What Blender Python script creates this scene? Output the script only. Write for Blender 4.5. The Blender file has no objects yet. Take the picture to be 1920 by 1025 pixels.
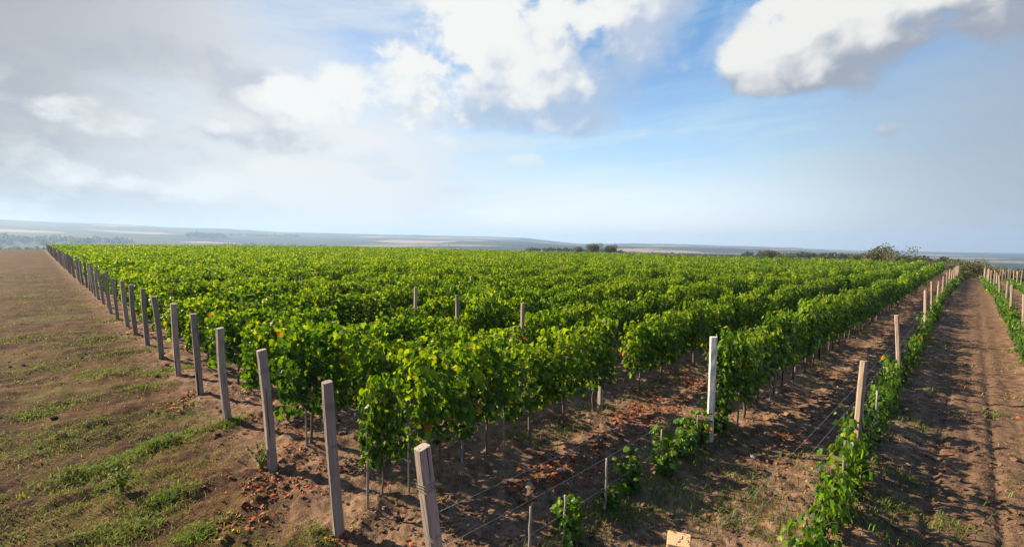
import bpy, math, random
import numpy as np
from mathutils import Vector, Matrix
R = math.radians
SC = bpy.context.scene
COL = SC.collection
rng = np.random.default_rng(7)
random.seed(7)

# ------------------------------------------------------------------ camera
# world: +Y runs along the vine rows, the end posts stand on the line y = 2.67
CAM_H, HEAD, PITCH, ROLL = 3.7, 44.43, 3.54, 0.78
cam_d = bpy.data.cameras.new('camera'); cam = bpy.data.objects.new('camera', cam_d); COL.objects.link(cam)
cam_d.sensor_width = 36.0; cam_d.lens = 16.5; cam_d.clip_end = 60000; cam_d.clip_start = 0.05
cam.matrix_world = (Matrix.Translation((0, 0, CAM_H)) @ Matrix.Rotation(R(HEAD), 4, 'Z')
                    @ Matrix.Rotation(R(90 - PITCH), 4, 'X') @ Matrix.Rotation(R(ROLL), 4, 'Z'))
SC.camera = cam

# ------------------------------------------------------------------ sun, exposure
SUN_AZ, SUN_EL = 245.0, 30.0          # compass-like: clockwise from +Y
sd = Vector((math.sin(R(SUN_AZ)) * math.cos(R(SUN_EL)), math.cos(R(SUN_AZ)) * math.cos(R(SUN_EL)), math.sin(R(SUN_EL))))
sl = bpy.data.lights.new('sun', 'SUN'); sl.energy = 5.0; sl.angle = R(0.5); sl.color = (1.0, 0.84, 0.60)
so = bpy.data.objects.new('sun', sl); COL.objects.link(so)
so.rotation_euler = (-sd).to_track_quat('-Z', 'Y').to_euler()
SC.view_settings.view_transform = 'Standard'; SC.view_settings.look = 'None'
SC.view_settings.gamma = 1.0; SC.view_settings.exposure = 1.3; SC.view_settings.use_curve_mapping = False
cy = SC.cycles
cy.max_bounces = 6; cy.diffuse_bounces = 3; cy.glossy_bounces = 2; cy.transmission_bounces = 4
cy.transparent_max_bounces = 4; cy.volume_bounces = 2; cy.use_denoising = True
cy.sample_clamp_indirect = 6.0

# ------------------------------------------------------------------ small node language
class X:
    def __init__(s, nt, sock): s.nt, s.s = nt, sock
    def _m(s, op, *a, clamp=False):
        n = s.nt.nodes.new('ShaderNodeMath'); n.operation = op; n.use_clamp = clamp
        for i, v in enumerate((s,) + a):
            if isinstance(v, X): s.nt.links.new(v.s, n.inputs[i])
            else: n.inputs[i].default_value = v
        return X(s.nt, n.outputs[0])
    def __add__(s, o): return s._m('ADD', o)
    __radd__ = __add__
    def __mul__(s, o): return s._m('MULTIPLY', o)
    __rmul__ = __mul__
    def __sub__(s, o): return s._m('SUBTRACT', o)
    def __rsub__(s, o): return (s * -1.0) + o
    def __truediv__(s, o): return s._m('DIVIDE', o)
    def mx(s, o): return s._m('MAXIMUM', o)
    def mn(s, o): return s._m('MINIMUM', o)
    def clamp(s): return s._m('ADD', 0.0, clamp=True)
    def pw(s, o): return s._m('POWER', o)
    def abs(s): return s._m('ABSOLUTE')
    def sin(s): return s._m('SINE')
    def smooth(s, a, b, lo=0.0, hi=1.0):
        n = s.nt.nodes.new('ShaderNodeMapRange'); n.interpolation_type = 'SMOOTHSTEP'; n.clamp = True
        s.nt.links.new(s.s, n.inputs[0])
        for i, v in enumerate((a, b, lo, hi)): n.inputs[i + 1].default_value = v
        return X(s.nt, n.outputs[0])
def combine(nt, x, y, z=0.0):
    n = nt.nodes.new('ShaderNodeCombineXYZ')
    for i, v in enumerate((x, y, z)):
        if isinstance(v, X): nt.links.new(v.s, n.inputs[i])
        else: n.inputs[i].default_value = v
    return X(nt, n.outputs[0])
def noise(nt, vec, scale, detail=4, rough=0.55, dist=0.0):
    n = nt.nodes.new('ShaderNodeTexNoise'); n.inputs['Scale'].default_value = scale
    n.inputs['Detail'].default_value = detail; n.inputs['Roughness'].default_value = rough
    n.inputs['Distortion'].default_value = dist
    nt.links.new(vec.s, n.inputs['Vector'])
    return X(nt, n.outputs[0])
def mixc(nt, f, a, b):
    n = nt.nodes.new('ShaderNodeMix'); n.data_type = 'RGBA'; n.clamp_factor = True
    if isinstance(f, X): nt.links.new(f.s, n.inputs[0])
    else: n.inputs[0].default_value = f
    for i, v in ((6, a), (7, b)):
        if isinstance(v, X): nt.links.new(v.s, n.inputs[i])
        else: n.inputs[i].default_value = (*v, 1.0)
    return X(nt, n.outputs[2])
def srgb(r, g, b):
    f = lambda c: (c / 255 / 12.92) if c / 255 <= 0.04045 else ((c / 255 + 0.055) / 1.055) ** 2.4
    return (f(r), f(g), f(b))

# ------------------------------------------------------------------ sky: Nishita with cloud layers in azimuth/elevation
SKY_S = 0.1
world = bpy.data.worlds.new("World"); SC.world = world; world.use_nodes = True
wt = world.node_tree; wt.nodes.clear()
sky = wt.nodes.new('ShaderNodeTexSky'); sky.sky_type = 'NISHITA'; sky.sun_disc = False
sky.sun_elevation = R(SUN_EL); sky.sun_rotation = R(SUN_AZ); sky.altitude = 100
sky.air_density = 1.0; sky.dust_density = 0.6; sky.ozone_density = 2.0
tc = wt.nodes.new('ShaderNodeTexCoord'); sp = wt.nodes.new('ShaderNodeSeparateXYZ')
wt.links.new(tc.outputs['Generated'], sp.inputs[0])
dx, dy, dz = (X(wt, sp.outputs[i]) for i in range(3))
h = R(HEAD)                     # azimuth counted from the middle of the vineyard view, degrees to the right
rx = dx * math.cos(h) + dy * math.sin(h); ry = dx * (-math.sin(h)) + dy * math.cos(h)
A = rx._m('ARCTAN2', ry) * (180 / math.pi)
E = dz._m('ARCSINE') * (180 / math.pi)
p1 = combine(wt, A, E * 1.25, 0.0)
nb = noise(wt, p1, 0.07, 9, 0.56, 0.25)                                   # billows
nb2 = noise(wt, combine(wt, A - 1.1, E * 1.25 + 1.1, 0.0), 0.07, 9, 0.56, 0.25)   # the same, a step towards the sun
nw = noise(wt, combine(wt, A * 0.35, E * 1.6, 7.0), 0.09, 6, 0.6, 0.6)     # streaks
nf = noise(wt, combine(wt, A, E * 1.5, 3.0), 0.16, 6, 0.6, 0.2)
def vor(nt, vec, scale, detail=3.0):
    n = nt.nodes.new('ShaderNodeTexVoronoi'); n.feature = 'SMOOTH_F1'; n.normalize = True; n.inputs['Scale'].default_value = scale
    n.inputs['Smoothness'].default_value = 0.35; n.inputs['Detail'].default_value = detail; n.inputs['Roughness'].default_value = 0.55
    nt.links.new(vec.s, n.inputs['Vector']); return X(nt, n.outputs['Distance'])
wx = noise(wt, combine(wt, A, E, 11.0), 0.22, 4, 0.6); wy = noise(wt, combine(wt, A, E, 23.0), 0.22, 4, 0.6)
pw_ = combine(wt, A + (wx - 0.5) * 5.0, E * 1.35 + (wy - 0.5) * 5.0, 0.0)
puff = vor(wt, pw_, 0.17)                                                  # cauliflower knobs
g1 = noise(wt, combine(wt, A, E * 1.3, 5.0), 0.13, 3, 0.5); g2 = noise(wt, combine(wt, A - 1.6, E * 1.3 + 1.8, 5.0), 0.13, 3, 0.5)
K = 1.0 / SKY_S / 2 ** 1.3           # cloud radiances are given as they look at the camera's exposure
def cl(r, g, b): return tuple(K * c for c in srgb(r, g, b))
c = X(wt, sky.outputs[0])
# clear blue deepened by what the thin veil leaves of it
c = mixc(wt, E.smooth(2, 30) * 0.80, c, cl(86, 152, 212))
# pale cyan-white thin cloud getting denser to the horizon, streaky
ns = noise(wt, combine(wt, A * 0.22 + (wx - 0.5) * 1.5, E * 1.5 - A * 0.10, 31.0), 0.30, 7, 0.62, 0.4)      # fine cirrus combed by the wind
veil = (E.smooth(22, 3) * 0.80 + (nw - 0.5) * 2.0 * E.smooth(30, 12) + (ns - 0.5) * 1.6).clamp()
c = mixc(wt, veil * 0.85, c, cl(192, 227, 241))
c = mixc(wt, (E.smooth(11, 1.0) + (nw - 0.5) * 0.6 + (ns - 0.5) * 0.7).clamp() * E.smooth(17, 10) * 0.95, c, tuple(1.25 * q for q in cl(243, 244, 244)))
# thin white veil upper left of the big cumulus
lv = (A.smooth(6, -14) * 0.80 + (nw - 0.5) * 2.2 + (ns - 0.5) * 1.2 + (nb - 0.5) * 0.8).clamp() * A.smooth(14, -6)
c = mixc(wt, lv * 0.85, c, cl(222, 230, 240))
lw = (A.smooth(-2, -18) * E.smooth(20, 10) + (nb - 0.5) * 1.1).clamp() * A.smooth(4, -10)
c = mixc(wt, lw * 0.85, c, cl(240, 241, 241))
# grey-blue wash painted over the right sky in place of the lens's dark edge
rg = (A.smooth(17, 52) * E.smooth(28, 6)).clamp()
c = mixc(wt, rg * 0.80, c, cl(166, 175, 187))
rg2 = A.smooth(28, 52) * E.smooth(20, 14) 
c = mixc(wt, rg2 * 0.45, c, cl(152, 160, 171))
# blue-grey cloud bellies on the left, then the grey sheet at far left
def blob(a, e, ra, re):
    u = (A - a) * (1 / ra); v = (E - e) * (1 / re)
    return 1.0 - (u * u + v * v)
def union(bs):
    d = None
    for b in bs:
        q = blob(*b)
        d = q if d is None else d._m('SMOOTH_MAX', q, 0.4)
    return d
def rough(bs, amp, top=0.55):
    return union(bs)._m('MINIMUM', top) + (nb - 0.5) * amp * 1.5 + (nf - 0.5) * amp * 0.6 + (0.30 - puff) * amp * 1.3
bel = rough([(-35, 14.5, 9, 3.6), (-29, 12.0, 8, 2.6), (-39, 8.4, 7, 2.2), (-27, 16.0, 5, 1.4), (-43, 12, 6, 3)], 3.4)
c = mixc(wt, bel.smooth(-0.1, 1.1) * 0.6, c, cl(178, 188, 204))
sheet = (A.smooth(-12, -44) * 1.1 + E.smooth(8, 24) * 0.25 + (nb - 0.5) * 1.3 + (nf - 0.5) * 0.5 - 0.14).clamp() * A.smooth(-10, -26)
scol = mixc(wt, A.smooth(-26, -50), cl(212, 214, 217), cl(158, 158, 160))  # sheet colour darkens towards the left edge, painted in place of lens falloff
scol = mixc(wt, (nf.smooth(0.46, 0.68) * E.smooth(20, 9)) * 0.8, scol, cl(226, 224, 218))
c = mixc(wt, sheet * 0.85, c, scol)
c = mixc(wt, (bel - 0.1).smooth(0.0, 1.0) * 0.32, c, cl(168, 176, 192))
lp = rough([(-27, 14.4, 3.5, 1.5), (-32, 12.2, 5, 1.5), (-40, 11, 5, 2.4), (-17, 12.6, 5, 1.8), (-22, 13.2, 6, 2.0), (-36, 6, 8, 2), (-24, 6.5, 9, 2.4)], 3.2)
c = mixc(wt, lp.smooth(-0.1, 1.0) * 0.92, c, cl(241, 241, 240))
# cumulus: (blobs), shade gradient origin and direction, white and belly colours
def cumulus(c, blobs, a0, e0, ka, ke, white, belly, amp=3.0, soft=0.45, op=1.0, top=0.6):
    d = rough(blobs, amp, top)
    al = d.smooth(0.0, soft) * op
    light = (A - a0) * ka + (E - e0) * ke + (g1 - g2) * 2.0 + (0.30 - puff) * 2.8 + (nb - 0.5) * 1.2 + 0.40
    col = mixc(wt, light.smooth(0.0, 0.9), belly, white)
    return mixc(wt, al, c, col)
c = cumulus(c, [(24, 19.5, 6, 3.6), (29, 21, 8, 5.5), (-12, 17, 14, 5), (4, 22, 15, 8)], 20, 18, -0.03, 0.1, cl(240, 243, 246), cl(196, 206, 222), amp=3.6, soft=1.6, op=0.42, top=0.7)
# soft blue-grey underside hanging below the big cumulus, then its bright heads
c = cumulus(c, [(9, 18.2, 11, 5.8), (13, 21, 8, 7), (0, 16, 12, 3.6), (16, 25, 6, 7), (9, 14.8, 8, 2.6)], 8, 22, -0.03, 0.06, cl(228, 235, 244), cl(176, 196, 222), amp=1.5, soft=0.9, op=0.94, top=1.0)
big = [(-14, 16.6, 10, 4.0), (-22, 15.4, 6, 2.6), (-2, 22.5, 10, 5.5), (-9, 18.2, 10, 4.4), (-18.5, 16.2, 8.0, 3.4), (6, 23, 9, 6.0), (13, 26, 6, 7), (9, 21, 5, 4), (-4, 27, 9, 6), (2, 19, 8, 3.4)]
c = cumulus(c, big, 5, 19.0, -0.045, 0.085, cl(249, 248, 244), cl(186, 200, 222), amp=2.4, soft=0.62, op=0.98, top=0.9)
c = cumulus(c, [(18.0, 18.8, 3.6, 2.4), (21.5, 17.5, 3, 1.7)], 18, 18, -0.02, 0.1, cl(225, 233, 243), cl(170, 192, 222), amp=3.0, soft=1.3, op=0.6)
right = [(28, 18.8, 6.0, 3.6), (32, 20.3, 7, 4.6), (38, 22, 11, 7.0), (44, 22.5, 11, 7.6), (51, 23, 11, 8.5), (34, 24, 8, 6), (30.5, 17.6, 6, 2.4)]
c = cumulus(c, right, 34, 18.6, -0.035, 0.20, cl(246, 244, 239), cl(160, 167, 181), amp=1.9, soft=0.6, op=0.98, top=0.9)
c = cumulus(c, [(12.8, 13.2, 3.6, 1.1), (14.5, 13.3, 2.2, 1.0)], 12, 13, 0.0, 0.2, cl(238, 243, 248), cl(205, 222, 238), amp=2.4, soft=0.9, op=0.85)
c = cumulus(c, [(38.3, 11.1, 1.5, 0.75)], 38, 11, 0.0, 0.4, cl(226, 222, 224), cl(176, 178, 190), amp=1.6, soft=0.9, op=0.85)
c = cumulus(c, [(43.4, 2.5, 2.4, 0.6)], 43, 2.5, 0.0, 0.4, cl(212, 196, 190), cl(176, 170, 178), amp=1.6, soft=1.0, op=0.55)
c = cumulus(c, [(-8, 11.6, 1.9, 1.4), (-4.6, 7.7, 3.0, 0.8), (-14.5, 8.0, 3.0, 1.0), (0, 10, 5, 0.9), (-17, 9.8, 4, 1.0)], -8, 11, 0.0, 0.3, cl(246, 247, 248), cl(222, 232, 240), amp=2.6, soft=1.1, op=0.75)
back = ry.smooth(0.30, -0.35)  # unseen sky behind the camera, darkened so it fills the shade less
c = mixc(wt, back * 0.9, c, mixc(wt, E.smooth(0, 50), cl(150, 180, 210), cl(38, 78, 150)))
bg = wt.nodes.new('ShaderNodeBackground'); bg.inputs['Strength'].default_value = SKY_S
wo = wt.nodes.new('ShaderNodeOutputWorld')
wt.links.new(c.s, bg.inputs[0]); wt.links.new(bg.outputs[0], wo.inputs[0])
world.cycles.sampling_method = 'MANUAL'; world.cycles.sample_map_resolution = 512

# ------------------------------------------------------------------ numpy noise and ground height
def vnoise(x, y, seed=0):
    xi = np.floor(x).astype(np.int64); yi = np.floor(y).astype(np.int64); fx = x - xi; fy = y - yi
    def hsh(a, b):
        n = (a * 374761393 + b * 668265263 + seed * 982451653) & 0x7fffffff
        n = ((n ^ (n >> 13)) * 1274126177) & 0x7fffffff
        return ((n ^ (n >> 16)) & 0xffff) / 65535.0
    ux = fx * fx * (3 - 2 * fx); uy = fy * fy * (3 - 2 * fy)
    a = hsh(xi, yi); b = hsh(xi + 1, yi); cc = hsh(xi, yi + 1); d = hsh(xi + 1, yi + 1)
    return (a * (1 - ux) + b * ux) * (1 - uy) + (cc * (1 - ux) + d * ux) * uy
def fbm(x, y, seed=0, o=4):
    s = 0; a = 0.5; t = 0
    for i in range(o):
        s = s + a * vnoise(x * 2 ** i + i * 13.7, y * 2 ** i - i * 7.3, seed + i); t += a; a *= 0.5
    return s / t
def sstep(a, b, x):
    t = np.clip((x - a) / (b - a), 0, 1); return t * t * (3 - 2 * t)
ROW_S, ROW1 = 2.44, -3.36
NROWS = 80
FIELD_END = 101.0
def row_x(k): return ROW1 - ROW_S * (k - 1)           # row 1 starts behind the nearest end post; row 0 is the young row
def macro(x, y):
    r = np.hypot(x, y)
    z = -0.021 * np.clip(y - 52, 0, 500) * sstep(-5.5, 3.0, x) * (1 - sstep(300, 700, r))
    az = np.degrees(np.arctan2(x, y)) + HEAD                    # 0 = middle of the view, + right
    out = np.maximum(np.maximum(y - 108, 0), np.maximum(-205 - x, 0))
    out = np.maximum(out, np.maximum(x - 60, 0)); out = np.maximum(out, np.maximum(-y - 80, 0))
    drop = np.interp(az, [-180, -48, -10, 4, 32, 42, 180], [40, 40, 34, 20, 20, 40, 40])
    z = z - drop * sstep(10, 1400, out) - 1.2 * sstep(0, 60, out)
    top = np.interp(az, [-180, -70, -48, -25, -8, 2, 8, 18, 26, 36, 60, 180], [1.2, 1.7, 1.55, 1.1, 0.95, 0.80, 0.2, 0.35, 0.16, -0.12, -0.2, -0.2])
    hz = np.tan(np.radians(top)) * 6000 + drop
    rise = 0.40 * sstep(1500, 3800, r) + 0.60 * sstep(3400, 6200, r)
    z = z + np.maximum(hz, 8) * rise + sstep(700, 2500, r) * (fbm(x / 700, y / 700, 5) - 0.5) * np.where(top > 0, 36, 12)
    return z
def lines(x, cs, w):
    s = 0
    for q in cs: s = s + np.exp(-((x - q) / w) ** 2)
    return s
def micro(x, y):
    r = np.hypot(x, y); near = 1 - sstep(45, 110, r)
    rows = sstep(2.4, 3.2, y)
    k = np.round((x - ROW1) / -ROW_S); dxr = x - (ROW1 - ROW_S * k)
    path = sstep(-0.75, -0.45, x) * (1 - sstep(1.05, 1.3, x)) * sstep(0, 2, y)
    clod = fbm(x * 3.1, y * 3.1, 11, 4) ** 1.5
    z = (0.17 - 0.11 * path) * (clod - 0.3) + 0.05 * (fbm(x * 11, y * 11, 21, 3) - 0.5)
    z = z + rows * 0.07 * np.exp(-(dxr / 0.32) ** 2) * (0.6 + 0.8 * fbm(x * 1.2, y * 1.2, 31, 2))
    wob = 0.10 * (fbm(y * 0.25, y * 0 + 3, 41, 2) - 0.5)
    ruts = lines(x + wob, (-0.25, 0.48), 0.062) + 0.4 * lines(x + wob, (-0.5, 0.12, 0.86), 0.07)
    bars = np.sin(2 * np.pi * (y * 1.7 + 3.2 * fbm(x * 1.3, y * 0.55, 51, 3) + x * 0.5)) * sstep(.35, .6, fbm(x * .8 + 9, y * .35, 53, 2))
    z = z + path * (-0.060 * ruts + 0.008 * bars * sstep(3, 6, y) * (0.4 + fbm(x * 0.9, y * 0.9, 57, 2)) - 0.02)
    head = 1 - sstep(1.8, 2.8, y)                                # headland: long drag marks across
    z = z + head * (0.07 * (fbm(x * 4.2, y * 0.9, 61, 3) - 0.5) + 0.05 * (fbm(x * 1.7 - y * .2, y * 0.5 + x * .2, 66, 3) - 0.5))
    z = z + 0.06 * (fbm(x * 0.33, y * 0.33, 71, 2) - 0.5)
    return z * near
def gz(x, y):
    x = np.asarray(x, float); y = np.asarray(y, float)
    return macro(x, y) + micro(x, y)
def gz1(x, y): return float(gz(np.array([x]), np.array([y]))[0])

# projection of world points, used only to pick which repeats the picture can show
MWI = np.array(cam.matrix_world.inverted())
def project(P):
    P = np.asarray(P, float); q = P @ MWI[:3, :3].T + MWI[:3, 3]
    d = -q[:, 2]; f = 880.0
    return 960 + q[:, 0] / d * f, 512.5 - q[:, 1] / d * f, d

# ------------------------------------------------------------------ object helpers
def tag(o, label=None, cat=None, group=None, kind=None):
    if label: o['label'] = label
    if cat: o['category'] = cat
    if group: o['group'] = group
    if kind: o['kind'] = kind
    return o
def link(name, me, mat=None, parent=None):
    o = bpy.data.objects.new(name, me); COL.objects.link(o)
    if mat is not None:
        for m in (mat if isinstance(mat, (list, tuple)) else [mat]): me.materials.append(m)
    if parent is not None: o.parent = parent
    return o
def empty(name, loc, rz=0.0, scale=1.0):
    o = bpy.data.objects.new(name, None); COL.objects.link(o)
    o.empty_display_size = 0.2; o.location = loc; o.rotation_euler = (0, 0, rz)
    o.scale = (scale,) * 3 if not isinstance(scale, tuple) else scale
    return o
def mesh_np(name, V, F, tint=None, smooth=False, mats=None):
    """V (n,3); F list of int arrays (m,k); tint (n,3) point colours"""
    me = bpy.data.meshes.new(name)
    V = np.ascontiguousarray(V, dtype=np.float32)
    idx = np.concatenate([np.asarray(f, np.int32).ravel() for f in F])
    tot = np.concatenate([np.full(len(f), f.shape[1], np.int32) for f in F])
    st = np.concatenate([[0], np.cumsum(tot)[:-1]]).astype(np.int32)
    me.vertices.add(len(V)); me.vertices.foreach_set('co', V.ravel())
    me.loops.add(len(idx)); me.loops.foreach_set('vertex_index', idx)
    me.polygons.add(len(tot)); me.polygons.foreach_set('loop_start', st); me.polygons.foreach_set('loop_total', tot)
    if mats is not None: me.polygons.foreach_set('material_index', np.asarray(mats, np.int32))
    me.polygons.foreach_set('use_smooth', np.full(len(tot), smooth, bool))
    if tint is not None:
        at = me.color_attributes.new('tint', 'FLOAT_COLOR', 'POINT')
        at.data.foreach_set('color', np.concatenate([tint, np.ones((len(V), 1))], 1).astype(np.float32).ravel())
    me.update(calc_edges=True)
    return me
class MB:
    """collects tubes, boxes and loose polygons into one mesh"""
    def __init__(s): s.V = []; s.F = {}; s.T = []; s.n = 0
    def add(s, V, F, tint=(0.5, 0.5, 0.5)):
        V = np.asarray(V, float); s.V.append(V)
        t = np.asarray(tint, float); s.T.append(np.broadcast_to(t, (len(V), 3)) if t.ndim == 1 else t)
        for f in F:
            f = np.asarray(f, int) + s.n
            s.F.setdefault(f.shape[1], []).append(f)
        s.n += len(V)
    def tube(s, pts, rad, seg=6, cap=True, tint=(0.5, 0.5, 0.5), wob=0.0):
        pts = np.asarray(pts, float); n = len(pts); rad = np.broadcast_to(np.asarray(rad, float), (n,))
        tg = np.gradient(pts, axis=0); tg /= np.linalg.norm(tg, axis=1)[:, None] + 1e-9
        ref = np.array([1.0, 0, 0]) if abs(tg[0, 0]) < 0.8 else np.array([0, 1.0, 0])
        V = []
        for i in range(n):
            u = ref - tg[i] * (ref @ tg[i]); u /= np.linalg.norm(u) + 1e-9; w = np.cross(tg[i], u); ref = u
            a = np.arange(seg) * 2 * np.pi / seg
            rr = rad[i] * (1 + wob * (rng.random(seg) - 0.5))
            V.append(pts[i] + (np.cos(a) * rr)[:, None] * u + (np.sin(a) * rr)[:, None] * w)
        V = np.concatenate(V); q = []
        for i in range(n - 1):
            for j in range(seg): q.append((i * seg + j, i * seg + (j + 1) % seg, (i + 1) * seg + (j + 1) % seg, (i + 1) * seg + j))
        F = [np.array(q)]
        if cap: F.append(np.array([[(n - 1) * seg + j for j in range(seg)]])); F.append(np.array([[seg - 1 - j for j in range(seg)]]))
        s.add(V, F, tint)
    def mesh(s, name, smooth=False):
        return mesh_np(name, np.concatenate(s.V), [np.concatenate(v) for v in s.F.values()], np.concatenate(s.T), smooth)

# ------------------------------------------------------------------ materials
def newmat(name):
    m = bpy.data.materials.new(name); m.use_nodes = True; nt = m.node_tree
    b = nt.nodes['Principled BSDF']; return m, nt, b
def tint_sep(nt):
    a = nt.nodes.new('ShaderNodeAttribute'); a.attribute_name = 'tint'
    s = nt.nodes.new('ShaderNodeSeparateColor'); nt.links.new(a.outputs['Color'], s.inputs[0])
    return [X(nt, s.outputs[i]) for i in range(3)]
def ramp(nt, f, stops):
    n = nt.nodes.new('ShaderNodeValToRGB'); e = n.color_ramp.elements
    while len(e) < len(stops): e.new(0.5)
    for i, (p, col) in enumerate(stops): e[i].position = p; e[i].color = (*col, 1)
    nt.links.new(f.s, n.inputs[0]); return X(nt, n.outputs[0])
def pos(nt):
    g = nt.nodes.new('ShaderNodeNewGeometry'); return X(nt, g.outputs['Position'])
def objc(nt):
    g = nt.nodes.new('ShaderNodeTexCoord'); return X(nt, g.outputs['Object'])
def sepv(nt, v):
    s = nt.nodes.new('ShaderNodeSeparateXYZ'); nt.links.new(v.s, s.inputs[0]); return [X(nt, s.outputs[i]) for i in range(3)]
def objrand(nt):
    g = nt.nodes.new('ShaderNodeObjectInfo'); return X(nt, g.outputs['Random'])
def scalev(nt, v, s):
    n = nt.nodes.new('ShaderNodeVectorMath'); n.operation = 'MULTIPLY'; nt.links.new(v.s, n.inputs[0]); n.inputs[1].default_value = s
    return X(nt, n.outputs[0])
def bump(nt, b, hgt, strength, dist):
    n = nt.nodes.new('ShaderNodeBump'); n.inputs['Strength'].default_value = strength; n.inputs['Distance'].default_value = dist
    nt.links.new(hgt.s, n.inputs['Height']); nt.links.new(n.outputs[0], b.inputs['Normal'])

def leaf_material(name, stops, trans=0.38, rough=0.42, tcol=(1.9, 2.1, 0.5), spec=0.22):
    m, nt, b = newmat(name)
    r, g, bl = tint_sep(nt)
    col = ramp(nt, r + (objrand(nt) - 0.6) * 0.16 * r.smooth(0.78, 0.68), stops)
    v = nt.nodes.new('ShaderNodeMix'); v.data_type = 'RGBA'; v.blend_type = 'MULTIPLY'; v.inputs[0].default_value = 1.0
    gg = g * 0.8 + 0.6
    nt.links.new(col.s, v.inputs[6]); cc = combine(nt, gg, gg, gg); nt.links.new(cc.s, v.inputs[7])
    nt.links.new(v.outputs[2], b.inputs['Base Color'])
    b.inputs['Roughness'].default_value = rough; b.inputs['Specular IOR Level'].default_value = spec
    t = nt.nodes.new('ShaderNodeBsdfTranslucent')
    tm = nt.nodes.new('ShaderNodeMix'); tm.data_type = 'RGBA'; tm.blend_type = 'MULTIPLY'; tm.inputs[0].default_value = 1.0
    nt.links.new(v.outputs[2], tm.inputs[6]); tm.inputs[7].default_value = (*tcol, 1)
    nt.links.new(tm.outputs[2], t.inputs[0])
    mx = nt.nodes.new('ShaderNodeMixShader'); mx.inputs[0].default_value = trans
    nt.links.new(b.outputs[0], mx.inputs[1]); nt.links.new(t.outputs[0], mx.inputs[2])
    nt.links.new(mx.outputs[0], nt.nodes['Material Output'].inputs[0])
    return m
M = {}
VINE = [(0.0, (0.010, 0.036, 0.004)), (0.40, (0.050, 0.122, 0.008)), (0.66, (0.180, 0.270, 0.014)), (0.84, (0.26, 0.30, 0.018)), (0.92, (0.48, 0.33, 0.02)), (1.0, (0.42, 0.10, 0.03))]
M['leaf'] = leaf_material('vine leaf', VINE, trans=0.36, rough=0.42, tcol=(2.4, 2.2, 0.5))
M['young_leaf'] = leaf_material('young vine leaf', VINE, trans=0.38, rough=0.40, tcol=(2.0, 2.0, 0.5))
M['grass'] = leaf_material('grass blade', [(0, (0.045, 0.080, 0.012)), (0.45, (0.16, 0.23, 0.028)), (0.7, (0.26, 0.22, 0.07)), (1, (0.36, 0.28, 0.14))], trans=0.3, rough=0.6, tcol=(1.5, 1.5, 0.7), spec=0.2)
M['litter'] = leaf_material('fallen leaf', [(0, (0.11, 0.045, 0.022)), (0.4, (0.26, 0.060, 0.022)), (0.75, (0.40, 0.105, 0.03)), (1, (0.42, 0.26, 0.10))], trans=0.15, rough=0.6, tcol=(1.4, 1.0, 0.7), spec=0.2)
M['tree_leaf'] = leaf_material('tree foliage', [(0, (0.045, 0.062, 0.026)), (0.5, (0.095, 0.11, 0.045)), (1, (0.20, 0.175, 0.085))], trans=0.25, rough=0.6, tcol=(1.4, 1.5, 0.7), spec=0.15)

def wood(name, c1, c2, c3, rough=0.85):
    m, nt, b = newmat(name); o = objc(nt); rr = objrand(nt)
    off = combine(nt, rr * 17.0, rr * 9.0, rr * 31.0)
    ad = nt.nodes.new('ShaderNodeVectorMath'); ad.operation = 'ADD'; nt.links.new(o.s, ad.inputs[0]); nt.links.new(off.s, ad.inputs[1])
    pv = X(nt, ad.outputs[0])
    g1 = noise(nt, scalev(nt, pv, (1, 1, 0.05)), 60, 5, 0.6, 0.6)
    g2 = noise(nt, scalev(nt, pv, (1, 1, 0.35)), 7, 4, 0.6)
    col = mixc(nt, g1.smooth(0.30, 0.70), c1, c2)
    col = mixc(nt, g2.smooth(0.45, 0.72) * 0.7, col, c3)
    crack = noise(nt, scalev(nt, pv, (1, 1, 0.03)), 26, 3, 0.5).smooth(0.33, 0.40)
    col = mixc(nt, crack, tuple(0.25 * q for q in c1), col)
    hs = nt.nodes.new('ShaderNodeHueSaturation'); nt.links.new(col.s, hs.inputs['Color'])
    vv = rr * 0.5 + 0.72; nt.links.new(vv.s, hs.inputs['Value'])
    nt.links.new(hs.outputs[0], b.inputs['Base Color']); b.inputs['Roughness'].default_value = rough
    b.inputs['Specular IOR Level'].default_value = 0.2
    bump(nt, b, g1 * 0.5 + crack * 0.6, 0.7, 0.006)
    return m
M['post'] = wood('weathered post timber', (0.27, 0.215, 0.18), (0.47, 0.385, 0.33), (0.37, 0.28, 0.225))
M['post_pink'] = wood('newer post timber', (0.28, 0.205, 0.155), (0.42, 0.325, 0.255), (0.34, 0.25, 0.195))
M['post_fresh'] = wood('fresh sawn timber', (0.42, 0.275, 0.145), (0.56, 0.39, 0.225), (0.48, 0.32, 0.17))
M['stake'] = wood('bleached stake', (0.22, 0.19, 0.17), (0.34, 0.305, 0.28), (0.27, 0.23, 0.205))
M['bark'] = wood('vine bark', (0.085, 0.060, 0.045), (0.19, 0.145, 0.115), (0.13, 0.095, 0.07), 0.95)
M['treebark'] = wood('tree bark', (0.16, 0.13, 0.11), (0.34, 0.29, 0.25), (0.24, 0.20, 0.17), 0.95)
m, nt, b = newmat('pale concrete'); o = objc(nt)
cn = noise(nt, o, 14, 5, 0.6); cs = noise(nt, scalev(nt, o, (1, 1, 0.12)), 30, 3, 0.5)
col = mixc(nt, cn.smooth(0.35, 0.7), (0.54, 0.52, 0.50), (0.70, 0.68, 0.66))
col = mixc(nt, cs.smooth(0.62, 0.8) * 0.5, col, (0.50, 0.47, 0.44))
nt.links.new(col.s, b.inputs['Base Color']); b.inputs['Roughness'].default_value = 0.8; bump(nt, b, cn, 0.4, 0.004); M['concrete'] = m
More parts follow.
